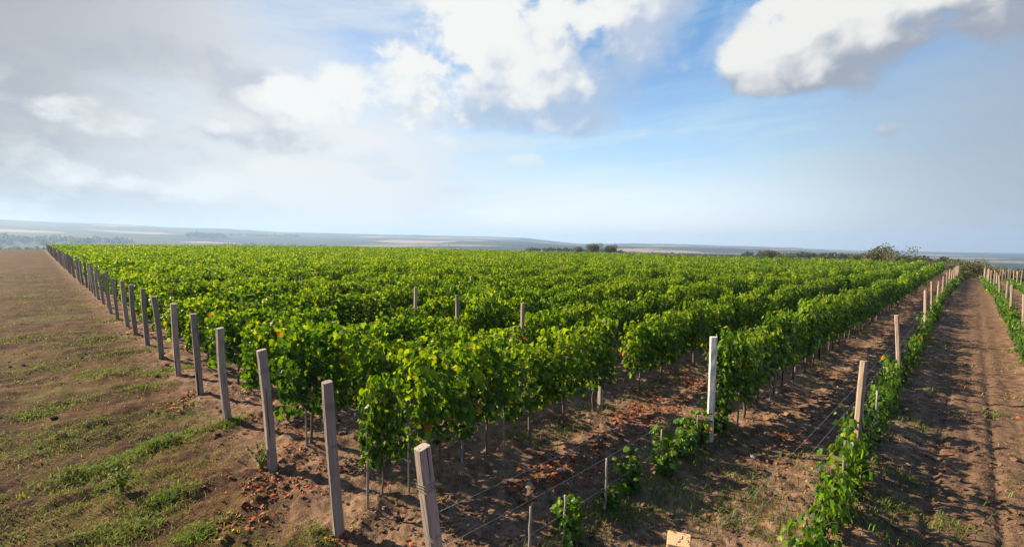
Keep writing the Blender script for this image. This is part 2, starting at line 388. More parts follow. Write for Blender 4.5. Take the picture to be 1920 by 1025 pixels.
m, nt, b = newmat('galvanised wire'); b.inputs['Base Color'].default_value = (0.52, 0.52, 0.54, 1); b.inputs['Metallic'].default_value = 0.6; b.inputs['Roughness'].default_value = 0.45
wn = noise(nt, pos(nt), 30, 2); nt.links.new(mixc(nt, wn, (0.28, 0.28, 0.29), (0.48, 0.48, 0.50)).s, b.inputs['Base Color']); M['wire'] = m
m, nt, b = newmat('rusty wire'); rn = noise(nt, pos(nt), 40, 2)
nt.links.new(mixc(nt, rn, (0.10, 0.075, 0.06), (0.26, 0.23, 0.21)).s, b.inputs['Base Color']); b.inputs['Metallic'].default_value = 0.3; b.inputs['Roughness'].default_value = 0.7; M['rusty'] = m
m, nt, b = newmat('stone'); o = pos(nt); sn = noise(nt, o, 9, 5, 0.6)
nt.links.new(mixc(nt, sn, (0.16, 0.135, 0.12), (0.36, 0.32, 0.29)).s, b.inputs['Base Color']); b.inputs['Roughness'].default_value = 0.9; bump(nt, b, sn, 0.6, 0.01); M['stone'] = m
m, nt, b = newmat('dark creosoted timber'); dn = noise(nt, objc(nt), 12, 3)
nt.links.new(mixc(nt, dn, (0.012, 0.011, 0.012), (0.035, 0.032, 0.032)).s, b.inputs['Base Color']); b.inputs['Roughness'].default_value = 0.8; M['dark'] = m

# soil: colours follow where the ground is worked, grassed or driven on
m, nt, b = newmat('vineyard soil')
P = pos(nt); px, py, pz = sepv(nt, P)
n1 = noise(nt, P, 0.55, 6, 0.6, 0.3); n2 = noise(nt, P, 4.5, 6, 0.65); n3 = noise(nt, P, 28, 4, 0.6)
nl = noise(nt, combine(nt, px * 1.3 - py * 0.1, py * 0.35 + px * 0.1, 0.0), 1.0, 5, 0.6, 0.4)
ng = noise(nt, combine(nt, px * 0.8, py * 0.55 + px * 0.2, 4.0), 0.9, 5, 0.62, 0.5)
soil = mixc(nt, n2.smooth(0.35, 0.68), (0.105, 0.060, 0.040), (0.270, 0.165, 0.107))
soil = mixc(nt, n3.smooth(0.55, 0.75) * 0.6, soil, (0.40, 0.265, 0.175))
soil = mixc(nt, n1.smooth(0.48, 0.68) * 0.45, soil, (0.36, 0.235, 0.135))
head = py.smooth(2.9, 1.7)
hs_ = mixc(nt, nl.smooth(0.38, 0.66), (0.036, 0.017, 0.010), (0.120, 0.055, 0.030))
hs_ = mixc(nt, n3.smooth(0.45, 0.75) * 0.55, hs_, (0.175, 0.090, 0.050))
hs_ = mixc(nt, n2.smooth(0.60, 0.38) * 0.45, hs_, (0.05, 0.029, 0.021))
straw = mixc(nt, n3, (0.085, 0.068, 0.020), (0.185, 0.13, 0.045))
hs_ = mixc(nt, (ng.smooth(0.47, 0.66) * n2.smooth(0.25, 0.6)) * 0.85, hs_, straw)
hs_ = mixc(nt, ng.smooth(0.58, 0.75) * n2.smooth(0.42, 0.6) * 0.7, hs_, (0.10, 0.115, 0.03))
soil = mixc(nt, head, soil, hs_)
pathm = px.smooth(-0.75, -0.4) * px.smooth(1.35, 1.0) * (1.0 - head)
psoil = mixc(nt, n2.smooth(0.3, 0.7), (0.080, 0.046, 0.029), (0.20, 0.122, 0.076))
psoil = mixc(nt, n3.smooth(0.5, 0.75) * 0.6, psoil, (0.28, 0.18, 0.115))
soil = mixc(nt, pathm * 0.9, soil, psoil)
# far country: patchwork of stubble, ploughland and pasture
vo = nt.nodes.new('ShaderNodeTexVoronoi'); vo.inputs['Scale'].default_value = 1.0; vo.feature = 'F1'
fv = combine(nt, px * 0.0011 + py * 0.0009, py * 0.0026 - px * 0.0023, 0.0); nt.links.new(fv.s, vo.inputs['Vector'])
vs = nt.nodes.new('ShaderNodeSeparateColor'); nt.links.new(vo.outputs['Color'], vs.inputs[0]); vr = X(nt, vs.outputs[0])
fields = ramp(nt, vr, [(0.0, (0.010, 0.018, 0.009)), (0.50, (0.016, 0.024, 0.011)), (0.60, (0.04, 0.04, 0.018)), (0.68, (0.26, 0.19, 0.10)), (0.78, (0.34, 0.25, 0.15)), (0.83, (0.05, 0.04, 0.024)), (1.0, (0.018, 0.027, 0.012))])
far_n = noise(nt, P, 0.004, 5, 0.6)
fields = mixc(nt, far_n.smooth(0.58, 0.70), fields, (0.035, 0.055, 0.02))
rr_ = (px * px + py * py)._m('SQRT')
soil = mixc(nt, rr_.smooth(190, 330), soil, fields)
nt.links.new(soil.s, b.inputs['Base Color']); b.inputs['Roughness'].default_value = 0.95; b.inputs['Specular IOR Level'].default_value = 0.1
bump(nt, b, n2 * 0.6 + n3 * 0.35 + noise(nt, P, 90, 3) * 0.12, 1.0, 0.09)
M['soil'] = m

# ------------------------------------------------------------------ ground: one sheet from underfoot to the horizon
fr = np.arange(-62, 62.01, 0.2); bk = np.arange(65, 296, 3.0)
azs = np.radians(np.concatenate([fr, bk]) - HEAD)
rs = [1.2]
while rs[-1] < 60: rs.append(rs[-1] * 1.0075)
while rs[-1] < 8200: rs.append(rs[-1] * 1.022)
rs = np.array(rs); na, nr = len(azs), len(rs)
GX = np.outer(rs, np.sin(azs)); GY = np.outer(rs, np.cos(azs)); GZ = gz(GX, GY)
V = np.stack([GX, GY, GZ], -1).reshape(-1, 3)
i = np.arange(nr - 1)[:, None]; j = np.arange(na)[None, :]; j2 = (j + 1) % na
quads = np.stack([i * na + j, i * na + j2, (i + 1) * na + j2, (i + 1) * na + j], -1).reshape(-1, 4)[:, ::-1]
V = np.concatenate([V, [[0, 0, gz1(0, 0)]]]); fan = np.stack([np.full(na, len(V) - 1), (np.arange(na) + 1) % na, np.arange(na)], -1)
g = link('ground', mesh_np('ground', V, [quads, fan], smooth=True), M['soil'])
tag(g, 'brown worked soil of the vineyard running out to the far plain', 'ground', kind='structure')

# ------------------------------------------------------------------ leaves
ring = np.array([(0, 0.10), (-0.22, -0.06), (-0.42, 0.10), (-0.52, 0.36), (-0.36, 0.44), (-0.40, 0.72), (-0.16, 0.74), (0, 1.0),
                 (0.16, 0.74), (0.40, 0.72), (0.36, 0.44), (0.52, 0.36), (0.42, 0.10), (0.22, -0.06)])
LEAF0 = np.concatenate([[(0, 0.36)], ring]); L0F = np.array([(0, 1 + k, 1 + (k + 1) % len(ring)) for k in range(len(ring))])
LEAF1 = np.array([(0, 0.0), (-0.5, 0.28), (-0.33, 0.78), (0, 1.0), (0.33, 0.78), (0.5, 0.28)]); L1F = np.array([(0, 3, 2, 1), (0, 5, 4, 3)])
LEAF2 = np.array([(0, 0), (-0.5, 0.42), (0, 1.0), (0.5, 0.42)]); L2F = np.array([(0, 3, 2, 1)])
def norm(v): return v / (np.linalg.norm(v, axis=-1, keepdims=True) + 1e-9)
def leaves(Pn, N, T, S, tint, lod=0, fold=0.28, droop=0.22):
    """one blade per row: base point, normal, tip direction, size"""
    tpl, fc = ((LEAF0, L0F), (LEAF1, L1F), (LEAF2, L2F))[lod]
    N = norm(N); T = norm(T - N * (T * N).sum(-1, keepdims=True)); B = np.cross(T, N)
    n = len(Pn); k = len(tpl)
    fo = fold * (0.4 + 1.2 * rng.random((n, 1))) * np.sign(rng.random((n, 1)) - 0.2)
    dr = droop * (0.2 + 1.6 * rng.random((n, 1)))
    u = tpl[:, 0][None]; v = tpl[:, 1][None]
    zz = -fo * np.abs(u) - dr * v * v + 0.05 * np.sin(u * 9 + v * 7)
    V = Pn[:, None] + S[:, None, None] * (B[:, None] * u[..., None] + T[:, None] * v[..., None] + N[:, None] * zz[..., None])
    F = (np.arange(n)[:, None, None] * k + fc[None]).reshape(-1, fc.shape[1])
    return V.reshape(-1, 3), F, np.repeat(tint, k, 0)
def leaf_tints(z, n, yellow=0.0):
    """mostly mid green, young tips lighter, a few yellow and russet leaves low down"""
    r = np.clip(0.44 + 0.16 * rng.standard_normal(n) + 0.16 * (z - 1.1) + yellow, 0.02, 0.76)
    odd = rng.random(n)
    r = np.where(odd < 0.0025 + 0.014 * (z < 0.95), 0.84 + 0.16 * rng.random(n), r)
    return np.stack([r, np.clip(0.5 + 0.2 * rng.standard_normal(n), 0, 1), rng.random(n)], -1)
def vine_points(seed, nsh, hmin, hmax, base, spread, step, size, extra, half=0.52, yellow=0.0, wall=1.0):
    """leaf points grown on upright shoots from a cordon, plus side leaves"""
    r = np.random.default_rng(seed); P_, N_, T_, S_ = [], [], [], []; shoots = []
    for sidx in range(nsh):
        y0 = -half + 2 * half * (sidx + r.random()) / nsh; x0 = r.normal(0, 0.05)
        prof = 1.05 - (0.40 if wall > 0.55 else 0.22) * (abs(y0) / half) ** 2
        L = (hmin + (hmax - hmin) * r.random()) * prof
        dx_, dy_ = r.normal(0, spread), r.normal(0, 0.10)
        if wall > 0.55 and r.random() < 0.13: L *= 1.24          # a stray long shoot
        s = np.arange(0.02, L, step); t = s / L
        droop = max(0, r.normal(0.10, 0.14))
        x = x0 + dx_ * t + 0.9 * np.sign(dx_) * droop * t ** 3
        y = y0 + dy_ * t + 0.05 * np.sin(t * 6 + r.random() * 6)
        z = base + s * (1 - 0.25 * droop * t) - 0.55 * droop * t ** 3
        shoots.append(np.stack([x, y, z], -1)[:: max(1, len(s) // 5)])
        a = r.random() * 6.28 + np.arange(len(s)) * 2.4
        off = 0.05 + 0.10 * r.random(len(s)); off *= np.where(t > 0.85, 0.5, 1.0)
        out = np.stack([np.cos(a), 0.7 * np.sin(a), 0 * a], -1)
        P_.append(np.stack([x, y, z], -1) + out * off[:, None] + r.normal(0, 0.015, (len(s), 3)))
        N_.append(out * 0.75 + np.array([0, 0, 0.65]) + r.normal(0, 0.38, (len(s), 3)))
        T_.append(out * 0.8 + np.array([0, 0, -0.75]) + r.normal(0, 0.35, (len(s), 3)))
        S_.append(size * np.exp(r.normal(0.0, 0.26, len(s))).clip(.5, 1.6) * np.where(t > 0.8, 0.75 - 0.4 * (t - 0.8) / 0.2 * 0.8, 1.0))
    k = extra                                                  # side shoots fill the wall and hang below the wire
    zz = base - 0.20 + (hmax * 0.86 + 0.2) * r.random(k); yy = r.uniform(-half - .06, half + .06, k)
    sx = np.sign(r.random(k) - 0.5)
    xx = sx * wall * (0.08 + 0.22 * r.random(k)) * (0.75 + 0.5 * np.sin((zz - base) * 2.4).clip(0, 1))
    P_.append(np.stack([xx, yy, zz], -1)); o = np.stack([sx, r.normal(0, .4, k), 0 * sx], -1)
    N_.append(o * 0.8 + np.array([0, 0, 0.55]) + r.normal(0, 0.35, (k, 3))); T_.append(o * 0.5 + np.array([0, 0, -0.9]) + r.normal(0, 0.3, (k, 3)))
    S_.append(size * np.exp(r.normal(0.02, 0.28, k)).clip(.5, 1.6))
    P_, N_, T_, S_ = np.concatenate(P_), np.concatenate(N_), np.concatenate(T_), np.concatenate(S_)
    if wall > 0.55:                                             # the wall swells and thins in lumps
        side = np.where(P_[:, 0] > 0, 17.0, 0.0)
        lump = fbm(P_[:, 1] * 2.3 + seed * 3.1 + side, P_[:, 2] * 2.3 + seed * 1.7, 200 + seed % 50, 2)
        P_[:, 0] *= 0.60 + 0.85 * lump
        keep = r.random(len(P_)) < sstep(0.18, 0.38, lump)
        P_, N_, T_, S_ = P_[keep], N_[keep], T_[keep], S_[keep]
    return P_, N_, T_, S_, shoots

def trunk_mesh(seed, base, half, shoots, name='trunk'):
    r = np.random.default_rng(seed); mb = MB()
    zs = np.linspace(-0.12, base, 8); jx = np.cumsum(r.normal(0, 0.012, 8)); jy = np.cumsum(r.normal(0, 0.014, 8))
    pts = np.stack([jx - jx[1], jy - jy[1], zs], -1)
    mb.tube(pts, np.linspace(0.030, 0.022, 8) * r.uniform(0.85, 1.2), 7, wob=0.35)
    top = pts[-1]
    for sg in (-1, 1):
        n = 7; t = np.linspace(0, 1, n)
        arm = top + np.stack([r.normal(0, 0.012, n) * (t > 0), sg * t * half * 0.95, 0.06 * t + r.normal(0, 0.01, n) * (t > 0)], -1)
        mb.tube(arm, np.linspace(0.019, 0.009, n), 6, wob=0.3)
    return mb, top
VV = []            # mature vine variants: (foliage mesh, trunk mesh)
NV = 14
for q in range(NV):
    sd_ = 100 + q
    Pn, N, T, S, sh = vine_points(sd_, 13, 0.55, 1.24, 0.72, 0.062, 0.033, 0.092, 560, half=0.50, wall=0.60)
    tint = leaf_tints(Pn[:, 2], len(Pn), 0.05 * (q % 3 - 1))
    fv_, ff, ft = leaves(Pn, N, T, S, tint, 0)
    fm = mesh_np('vine_foliage', fv_, [ff], ft); fm.materials.append(M['leaf'])
    mb, top = trunk_mesh(sd_, 0.70, 0.5, sh)
    for s_ in sh: mb.tube(s_, np.linspace(0.006, 0.003, len(s_)), 4, cap=False)
    tm = mb.mesh('vine_trunk', True); tm.materials.append(M['bark'])
    VV.append((fm, tm))
YV = []            # young vine variants, low bush with a taller leader
for q in range(8):
    sd_ = 300 + q
    Pn, N, T, S, sh = vine_points(sd_, 7, 0.25, 0.66 + 0.12 * (q % 3), 0.16, 0.11, 0.042, 0.088, 90, half=0.36, wall=0.5)
    tint = leaf_tints(Pn[:, 2] + 0.3, len(Pn), -0.03)
    fv_, ff, ft = leaves(Pn, N, T, S, tint, 0)
    fm = mesh_np('young_foliage', fv_, [ff], ft); fm.materials.append(M['young_leaf'])
    mb = MB(); mb.tube([(0, 0, -.08), (.01, .01, .08), (.0, .02, .2)], [.014, .012, .009], 6, wob=.3)
    for s_ in sh: mb.tube(np.concatenate([[(0, .02, .16)], s_]), np.linspace(0.006, 0.003, len(s_) + 1), 4, cap=False)
    tm = mb.mesh('young_stem', True); tm.materials.append(M['bark'])
    YV.append((fm, tm))
RV = []            # replanted single vines: one upright leafy plant on its stake
for q in range(4):
    sd_ = 400 + q
    Pn, N, T, S, sh = vine_points(sd_, 4, 0.50, 0.86, 0.10, 0.07, 0.038, 0.105, 34, half=0.10, wall=0.3)
    tint = leaf_tints(Pn[:, 2] + 0.3, len(Pn), 0.02)
    fv_, ff, ft = leaves(Pn, N, T, S, tint, 0)
    fm = mesh_np('replant_foliage', fv_, [ff], ft); fm.materials.append(M['young_leaf'])
    mb = MB(); mb.tube([(0, 0, -.08), (.01, .01, .06), (.0, .02, .12)], [.012, .011, .009], 6, wob=.3)
    for s_ in sh: mb.tube(np.concatenate([[(0, .02, .1)], s_]), np.linspace(0.006, 0.003, len(s_) + 1), 4, cap=False)
    tm = mb.mesh('replant_stem', True); tm.materials.append(M['bark'])
    RV.append((fm, tm))
ONES = ['', 'first', 'second', 'third', 'fourth', 'fifth', 'sixth', 'seventh', 'eighth', 'ninth', 'tenth', 'eleventh', 'twelfth', 'thirteenth', 'fourteenth', 'fifteenth', 'sixteenth', 'seventeenth', 'eighteenth', 'nineteenth']
TENS = ['', '', 'twent', 'thirt', 'fort', 'fift', 'sixt', 'sevent', 'eight', 'ninet']
def ordn(n):
    if n < 20: return ONES[n]
    return TENS[n // 10] + ('ieth' if n % 10 == 0 else 'y-' + ONES[n % 10])
def plant(name, var, loc, rz, sc, label, cat, group, parts):
    e = empty(name, loc, rz, sc); tag(e, label, cat, group)
    for me, nm in zip(var, parts):
        c_ = bpy.data.objects.new(nm, me); COL.objects.link(c_); c_.parent = e
    return e

# ------------------------------------------------------------------ where the mature vines stand
spots = []                                    # (row, place in row, x, y)
for k in range(1, NROWS + 1):
    y = 9.55 if k == 1 else 3.35 + (0.25 * rng.random() if k > 3 else 0)
    n_ = 0
    end = FIELD_END + 4 * math.sin(k * 0.31) - (2.0 if k == 1 else 0)
    while y < end:
        n_ += 1
        skip = (k == 2 and 8.7 < y < 9.7) or (k > 3 and rng.random() < 0.045)
        if not skip: spots.append((k, n_, row_x(k) + rng.normal(0, 0.03), y))
        y += 1.02 + rng.normal(0, 0.03)
spots = np.array(spots)
SP = np.stack([spots[:, 2], spots[:, 3], np.full(len(spots), 1.5)], -1)
ix, iy, dep = project(SP)
vis = (dep > 0.5) & (ix > -60) & (ix < 1960)
dist = np.linalg.norm(SP - np.array([0, 0, CAM_H]), axis=1)
order = np.argsort(np.where(vis & (ix > -5) & (ix < 1925), dist, 1e9))
NEAR = set(order[:300].tolist())
count_in_row = {}
for idx in sorted(NEAR, key=lambda i: (spots[i, 0], spots[i, 3])):
    k, n_, x, y = spots[idx]; k = int(k)
    count_in_row[k] = count_in_row.get(k, 0) + 1; n = count_in_row[k]
    q = int(rng.integers(NV))
    sc = rng.uniform(0.90, 1.06); szz = rng.uniform(0.94, 1.20); sx = sc * rng.uniform(0.85, 1.2)
    if k == 2 and n == 1: szz, sx, sc = 0.98, 0.80, 0.50
    if k == 2 and n in (2, 3): szz = 1.17
    if k in (3, 4, 5) and 6.6 < y < 9.2: szz = 0.86
    if k == 1: lab = 'dense green grapevine, %s from the front in the row behind the white post' % ordn(n)
    elif n == 1: lab = 'front grapevine of its row, just behind the %s wooden end post' % ordn(k)
    else: lab = 'bushy grapevine, %s from the front in the row behind the %s end post' % (ordn(n), ordn(k))
    e = plant('grapevine', VV[q], (x, y, gz1(x, y) + 0.0), math.pi * rng.integers(2) + rng.normal(0, 0.08), (sx, sc * 1.04, szz), lab, 'grapevine', 'mature grapevines in trellised rows', ('foliage', 'trunk'))

# the rest of the vines, beyond what can be told apart: one mass, simpler with distance
LP, LN, LT, LS, LC, LD = [], [], [], [], [], []
FV = {1: [], 2: [], 3: []}
for lod, (nsh, step, size, extra) in {1: (11, 0.065, 0.12, 260), 2: (9, 0.11, 0.165, 105), 3: (6, 0.18, 0.27, 44)}.items():
    for q in range(8):
        FV[lod].append(vine_points(500 + lod * 10 + q, nsh, 0.50, 1.28, 0.72, 0.062, step, size, extra, half=0.50, wall=0.60)[:4])
parts_v, parts_f, parts_t, off = [], {}, [], 0
batch = {1: [], 2: []}
for idx in range(len(spots)):
    if idx in NEAR or not vis[idx]: continue
    k, n_, x, y = spots[idx]; d = dist[idx]
    lod = 1 if d < 55 else (2 if d < 105 else 3)
    Pn, N, T, S = FV[lod][int(rng.integers(8))]
    a = math.pi * rng.integers(2) + rng.normal(0, 0.1); ca, sa = math.cos(a), math.sin(a)
    Rm = np.array([[ca, sa, 0], [-sa, ca, 0], [0, 0, 1]])
    hs2 = rng.uniform(0.92, 1.2)
    base = np.array([x, y, float(macro(np.array([x]), np.array([y]))[0])])
    tn = leaf_tints(Pn[:, 2], len(Pn), rng.normal(0.0, 0.075))
    batch[1 if lod == 1 else 2].append(((Pn * [1.05, 1.05, hs2]) @ Rm + base, N @ Rm, T @ Rm, S, tn))
mbs = []
for lod, bt in batch.items():
    cat_ = [np.concatenate([b_[i_] for b_ in bt]) for i_ in range(5)]
    mbs.append(leaves(*cat_, lod=lod))
tk = MB()
for idx in range(len(spots)):
    if idx in NEAR or not vis[idx] or dist[idx] > 75 or spots[idx, 0] > 6: continue
    x, y = spots[idx, 2:4]; z0 = gz1(x, y); j1, j2 = rng.normal(0, 0.04, 2)
    tk.tube([(x, y, z0 - .05), (x + j1, y + j2, z0 + .4), (x + j1, y, z0 + .75)], [.034, .028, .022], 5)
tV = np.concatenate(tk.V); n0 = len(mbs[0][0]); n1_ = len(mbs[1][0])
Vall = np.concatenate([mbs[0][0], mbs[1][0], tV])
tq = np.concatenate(tk.F[4]) + n0 + n1_
Fq = np.concatenate([mbs[0][1], mbs[1][1] + n0, tq])
Tn = np.concatenate([mbs[0][2], mbs[1][2], np.concatenate(tk.T)])
mi = np.concatenate([np.zeros(len(mbs[0][1]) + len(mbs[1][1])), np.ones(len(tq))])
o = link('distant_vines', mesh_np('distant_vines', Vall, [Fq], Tn, mats=mi), [M['leaf'], M['bark']])
tag(o, 'sea of green vines filling the field behind the nearer rows', 'vines', kind='stuff')

# ------------------------------------------------------------------ posts
def post_mesh(w, hgt, seed, notch=True, taper=0.96, bury=0.25, round_=0.14, warp=0.016):
    """sawn square post: bevelled, slightly waney edges, tilted saw cut on top"""
    r = np.random.default_rng(seed); nz = 15
    bv = w * round_; hw = w / 2
    sec = np.array([(-hw + bv, -hw), (hw - bv, -hw), (hw, -hw + bv), (hw, hw - bv), (hw - bv, hw), (-hw + bv, hw), (-hw, hw - bv), (-hw, -hw + bv)])
    zs = np.linspace(-bury, hgt, nz); V = []; cut = r.normal(0, 0.06, 2)
    bend = r.normal(0, warp, 2); tw = r.normal(0, 0.10)
    for q, z in enumerate(zs):
        t = (z + bury) / (hgt + bury); s = (1 - (1 - taper) * t)
        p = sec * s * (1 + r.normal(0, 0.012, (8, 1))) + bend * math.sin(t * 3.1) + r.normal(0, 0.0012, (8, 2))
        ca, sa = math.cos(tw * t), math.sin(tw * t); p = p @ np.array([[ca, sa], [-sa, ca]])
        zz = np.full(8, z)
        if q == nz - 1: zz = z + p @ cut
        V.append(np.column_stack([p, zz]))
    top = V[-1].copy(); top[:, :2] *= 0.93; top[:, 2] += 0.003; V.append(top)
    V = np.concatenate(V); qd = [(a * 8 + j, a * 8 + (j + 1) % 8, (a + 1) * 8 + (j + 1) % 8, (a + 1) * 8 + j) for a in range(nz) for j in range(8)]
    return mesh_np('post', V, [np.array(qd), np.array([[nz * 8 + j for j in range(8)]])])
def wrap_mesh(w, z, turns, seed):
    r = np.random.default_rng(seed); mb = MB(); hw = w / 2 + 0.004
    for q in range(turns):
        zz = z + q * 0.014 + r.normal(0, 0.004); t_ = r.normal(0, 0.012)
        c4 = [(-hw, -hw, zz), (hw, -hw, zz + t_), (hw, hw, zz + .006), (-hw, hw, zz - t_), (-hw, -hw, zz + .01)]
        for a, b_ in zip(c4[:-1], c4[1:]): mb.tube([a, b_], 0.0022, 5)
    return mb.mesh('wire_wrap')
PM = [post_mesh(0.124 + 0.007 * ((q * 5) % 4), 1.97 + 0.035 * ((q * 7) % 5 - 2), 20 + q, round_=0.10 + 0.05 * (q % 3)) for q in range(11)]
for q in PM: q.materials.append(M['post'])
# leans of the first dozen end posts (sideways metres at the top along y, along x)
LEAN = {1: (-0.32, 0.02), 2: (-0.12, -0.03), 3: (-0.12, -0.03), 4: (-0.17, 0.10), 5: (-0.10, 0.09), 6: (-0.07, 0.05), 7: (-0.14, 0.12), 8: (-0.06, -0.10), 9: (-0.11, 0.12), 10: (-0.15, 0.10)}
WRAP = [wrap_mesh(0.130, z, t_, 60 + z_) for z_, (z, t_) in enumerate(((1.62, 4), (1.15, 2), (0.8, 1)))]
for q in WRAP: q.materials.append(M['rusty'])
PX = {1: -3.32, 2: -5.56, 3: -7.95, 4: -10.65, 5: -13.0, 6: -15.39, 7: -17.92, 8: -20.4, 9: -22.9, 10: -25.3}
POST = {}
def stand(name, me, x, y, ly, lx, rz, label, cat, group, z=None):
    o = bpy.data.objects.new(name, me); COL.objects.link(o)
    o.location = (x, y, gz1(x, y) if z is None else z)
    o.rotation_mode = 'XYZ'; o.rotation_euler = (math.atan2(-ly, 1.95), math.atan2(lx, 1.95), rz)
    return tag(o, label, cat, group)
adj = {1: 'nearest large grey wooden end post, leaning away from its vine row', 2: 'second nearest leaning wooden end post, wire wrapped below its top'}
for k in range(1, NROWS + 1):
    ly, lx = LEAN.get(k, (-0.11 + rng.normal(0, 0.06), rng.normal(0, 0.06)))
    x = PX.get(k, row_x(k) + rng.normal(0, 0.06)); y = (2.60 if k < 4 else 2.68) + (rng.normal(0, 0.04) if k > 10 else 0)
    if k > 60: y += 0.012 * (k - 60)
    me = PM[(k * 4) % 11]
    if k == NROWS:
        me = post_mesh(0.16, 1.7, 99); me.materials.append(M['dark'])
        lab = 'short black post at the far left end of the post line'
    else:
        lab = adj.get(k, 'weathered grey wooden end post, %s from the front of the left line' % ordn(k))
    o = stand('end_post', me, x, y, ly, lx, rng.normal(0, 0.12) + (0.10 if k < 3 else 0), lab, 'post', 'wooden end posts along the left edge of the vineyard')
    POST[k] = o
    if k <= 10: o.scale.z = 1.99 / max(v.co.z for v in me.vertices); o.location.z = 0.0
    if k <= 6:
        for w_ in WRAP[:(3 if k < 4 else 2)]:
            wo_ = bpy.data.objects.new('wire_wrap', w_); COL.objects.link(wo_); wo_.parent = o
# grey trellis posts standing up out of the leaves of the field
tm_ = [post_mesh(0.095, 1.98, 40 + q) for q in range(4)]
for q in tm_: q.materials.append(M['post'])
mid = [(2, 8.80, 'grey wooden trellis post at the gap in the second vine row'),
       (3, 8.75, 'grey trellis post top above the leaves, nearest in the field'),
       (4, 8.60, 'grey trellis post top above the leaves, second nearest in the field'),
       (5, 8.85, 'grey trellis post top above the leaves, third nearest in the field')]
for n, (k, y, lab) in enumerate(mid):
    o = stand('trellis_post', tm_[n % 4], row_x(k) + (0 if k != 3 else 0.02), y, 0.0, rng.normal(0, 0.03), 0, lab, 'post', 'trellis posts inside the vine field')
    o.scale.z = 1.0 if k == 2 else 1.08
n = 0
for k, y in [(7, 15.4), (9, 8.9), (12, 15.2), (15, 9.0), (18, 8.8), (20, 15.3), (21, 8.9), (24, 15.4), (26, 25.0), (28, 15.0), (31, 8.8), (14, 25.2), (11, 35.0), (17, 45.0), (22, 35.5)]:
    n += 1
    stand('trellis_post', tm_[n % 4], row_x(k), y, 0.0, rng.normal(0, 0.03), 0,
          'small distant trellis post tip above the leaves in the row behind the %s end post' % ordn(k), 'post', 'trellis posts inside the vine field')
# pale concrete post at the head of row one
cm = post_mesh(0.124, 1.97, 77, taper=1.0, round_=0.2, warp=0.002); cm.materials.append(M['concrete'])
stand('concrete_post', cm, -3.36, 8.80, 0.0, 0.0, 0.35, 'straight white concrete post between the small replanted vines and full row', 'post', None)
# young row on the right: posts, first one freshly sawn right below the camera
fm_ = post_mesh(0.142, 1.92, 81, round_=0.05); fm_.materials.append(M['post_fresh'])
stand('end_post', fm_, -1.17, 2.66, 0.0, 0.0, 0.25, 'freshly sawn square post, only its cracked yellow top in view at bottom', 'post', 'posts of the young vine rows')
FRESH = [q for q in bpy.data.objects if q.data is fm_][0]
crk = MB(); crk.tube([(0.0, -0.01, 1.9225), (0.018, 0.005, 1.9225), (0.012, 0.03, 1.9225), (0.03, 0.052, 1.9225)], [0.0015, 0.005, 0.0045, 0.0015], 4)
ck = crk.mesh('crack'); ck.materials.append(M['dark']); link('crack', ck, None, FRESH)
ym = [post_mesh(0.098, 1.93 + 0.05 * q, 85 + q, round_=0.25) for q in range(4)]
for q in ym: q.materials.append(M['post_pink'])
y0 = [(9.03, 0.0, 0.02), (15.5, -0.1, -0.13), (25.2, 0.0, -0.05), (31.5, 0.0, -0.12), (36.5, 0.0, 0.0), (42.0, 0, 0.03), (49, 0, 0), (55.5, 0, 0), (62, 0, 0), (68, 0, 0), (74.5, 0, 0), (81, 0, 0), (87, 0, 0), (93, 0, 0)]
YX = lambda y: -1.09 - 0.006 * min(y, 40)
for n, (y, ly, lx) in enumerate(y0):
    lab = 'pale pinkish wooden post in the young row left of the path, %s from the front' % ordn(n + 1)
    stand('trellis_post', ym[n % 4], YX(y), y, ly, lx, rng.normal(0, .15), lab, 'post', 'posts of the young vine rows')
nr_ = {}
for j_, xr in ((1, 1.42), (2, 3.86), (3, 6.3), (4, 8.74)):
    y = 18.0 + j_ * 1.3
    while y < 150:
        P3 = np.array([[xr, y, 1.5]]); a_, b_, d_ = project(P3)
        if a_[0] < 1918:
            nr_[j_] = nr_.get(j_, 0) + 1
            lab = 'pale wooden post in the %s young row right of the path, %s from the front' % (ordn(j_), ordn(nr_[j_]))
            stand('trellis_post', ym[(j_ + nr_[j_]) % 4], xr + rng.normal(0, .04), y, 0, rng.normal(0, .05), rng.normal(0, .2), lab, 'post', 'posts of the young vine rows')
        y += 6.2 + rng.normal(0, 0.25)

# ------------------------------------------------------------------ young vines
yn = 0; ny = []
y = 4.1
while y < 97: ny.append((0, YX(y) + rng.normal(0, .05), y)); y += (0.85 if y < 9 else 1.3 if y < 24 else 1.0) * (1 if y < 9 else 1 if rng.random() > .16 else 1.7) + rng.normal(0, .05)
for j_, xr in ((1, 1.42), (2, 3.86), (3, 6.3)):
    y = 14.0
    while y < 100: ny.append((j_, xr + rng.normal(0, .05), y)); y += 0.95 + rng.normal(0, .05)
ny = np.array(ny); a_, b_, d_ = project(np.column_stack([ny[:, 1:3], np.full(len(ny), .4)]))
ok = (d_ > 0.3) & (a_ > -10) & (a_ < 1935); cntr = {}
far_y = []
for (j_, x, y), v_ in zip(ny, ok):
    if not v_: continue
    if y > 62 or (j_ > 1): far_y.append((x, y)); continue
    j_ = int(j_); cntr[j_] = cntr.get(j_, 0) + 1
    s_ = rng.uniform(0.85, 1.15); sz = s_ * rng.uniform(0.85, 1.25) * (1.15 if y > 12 else 0.55 if 7.7 < y < 9.0 else 0.95)
    side = 'left' if j_ == 0 else 'right'
    plant('young_vine', YV[int(rng.integers(8))], (x, y, gz1(x, y)), rng.choice([0, math.pi]) + rng.normal(0, .15), (s_ * 0.78, s_ * 0.95, sz),
          'low young vine in the row %s of the path, %s from the front' % (side, ordn(cntr[j_])), 'young vine', 'young vines beside the path', ('foliage', 'stem'))
bt = []
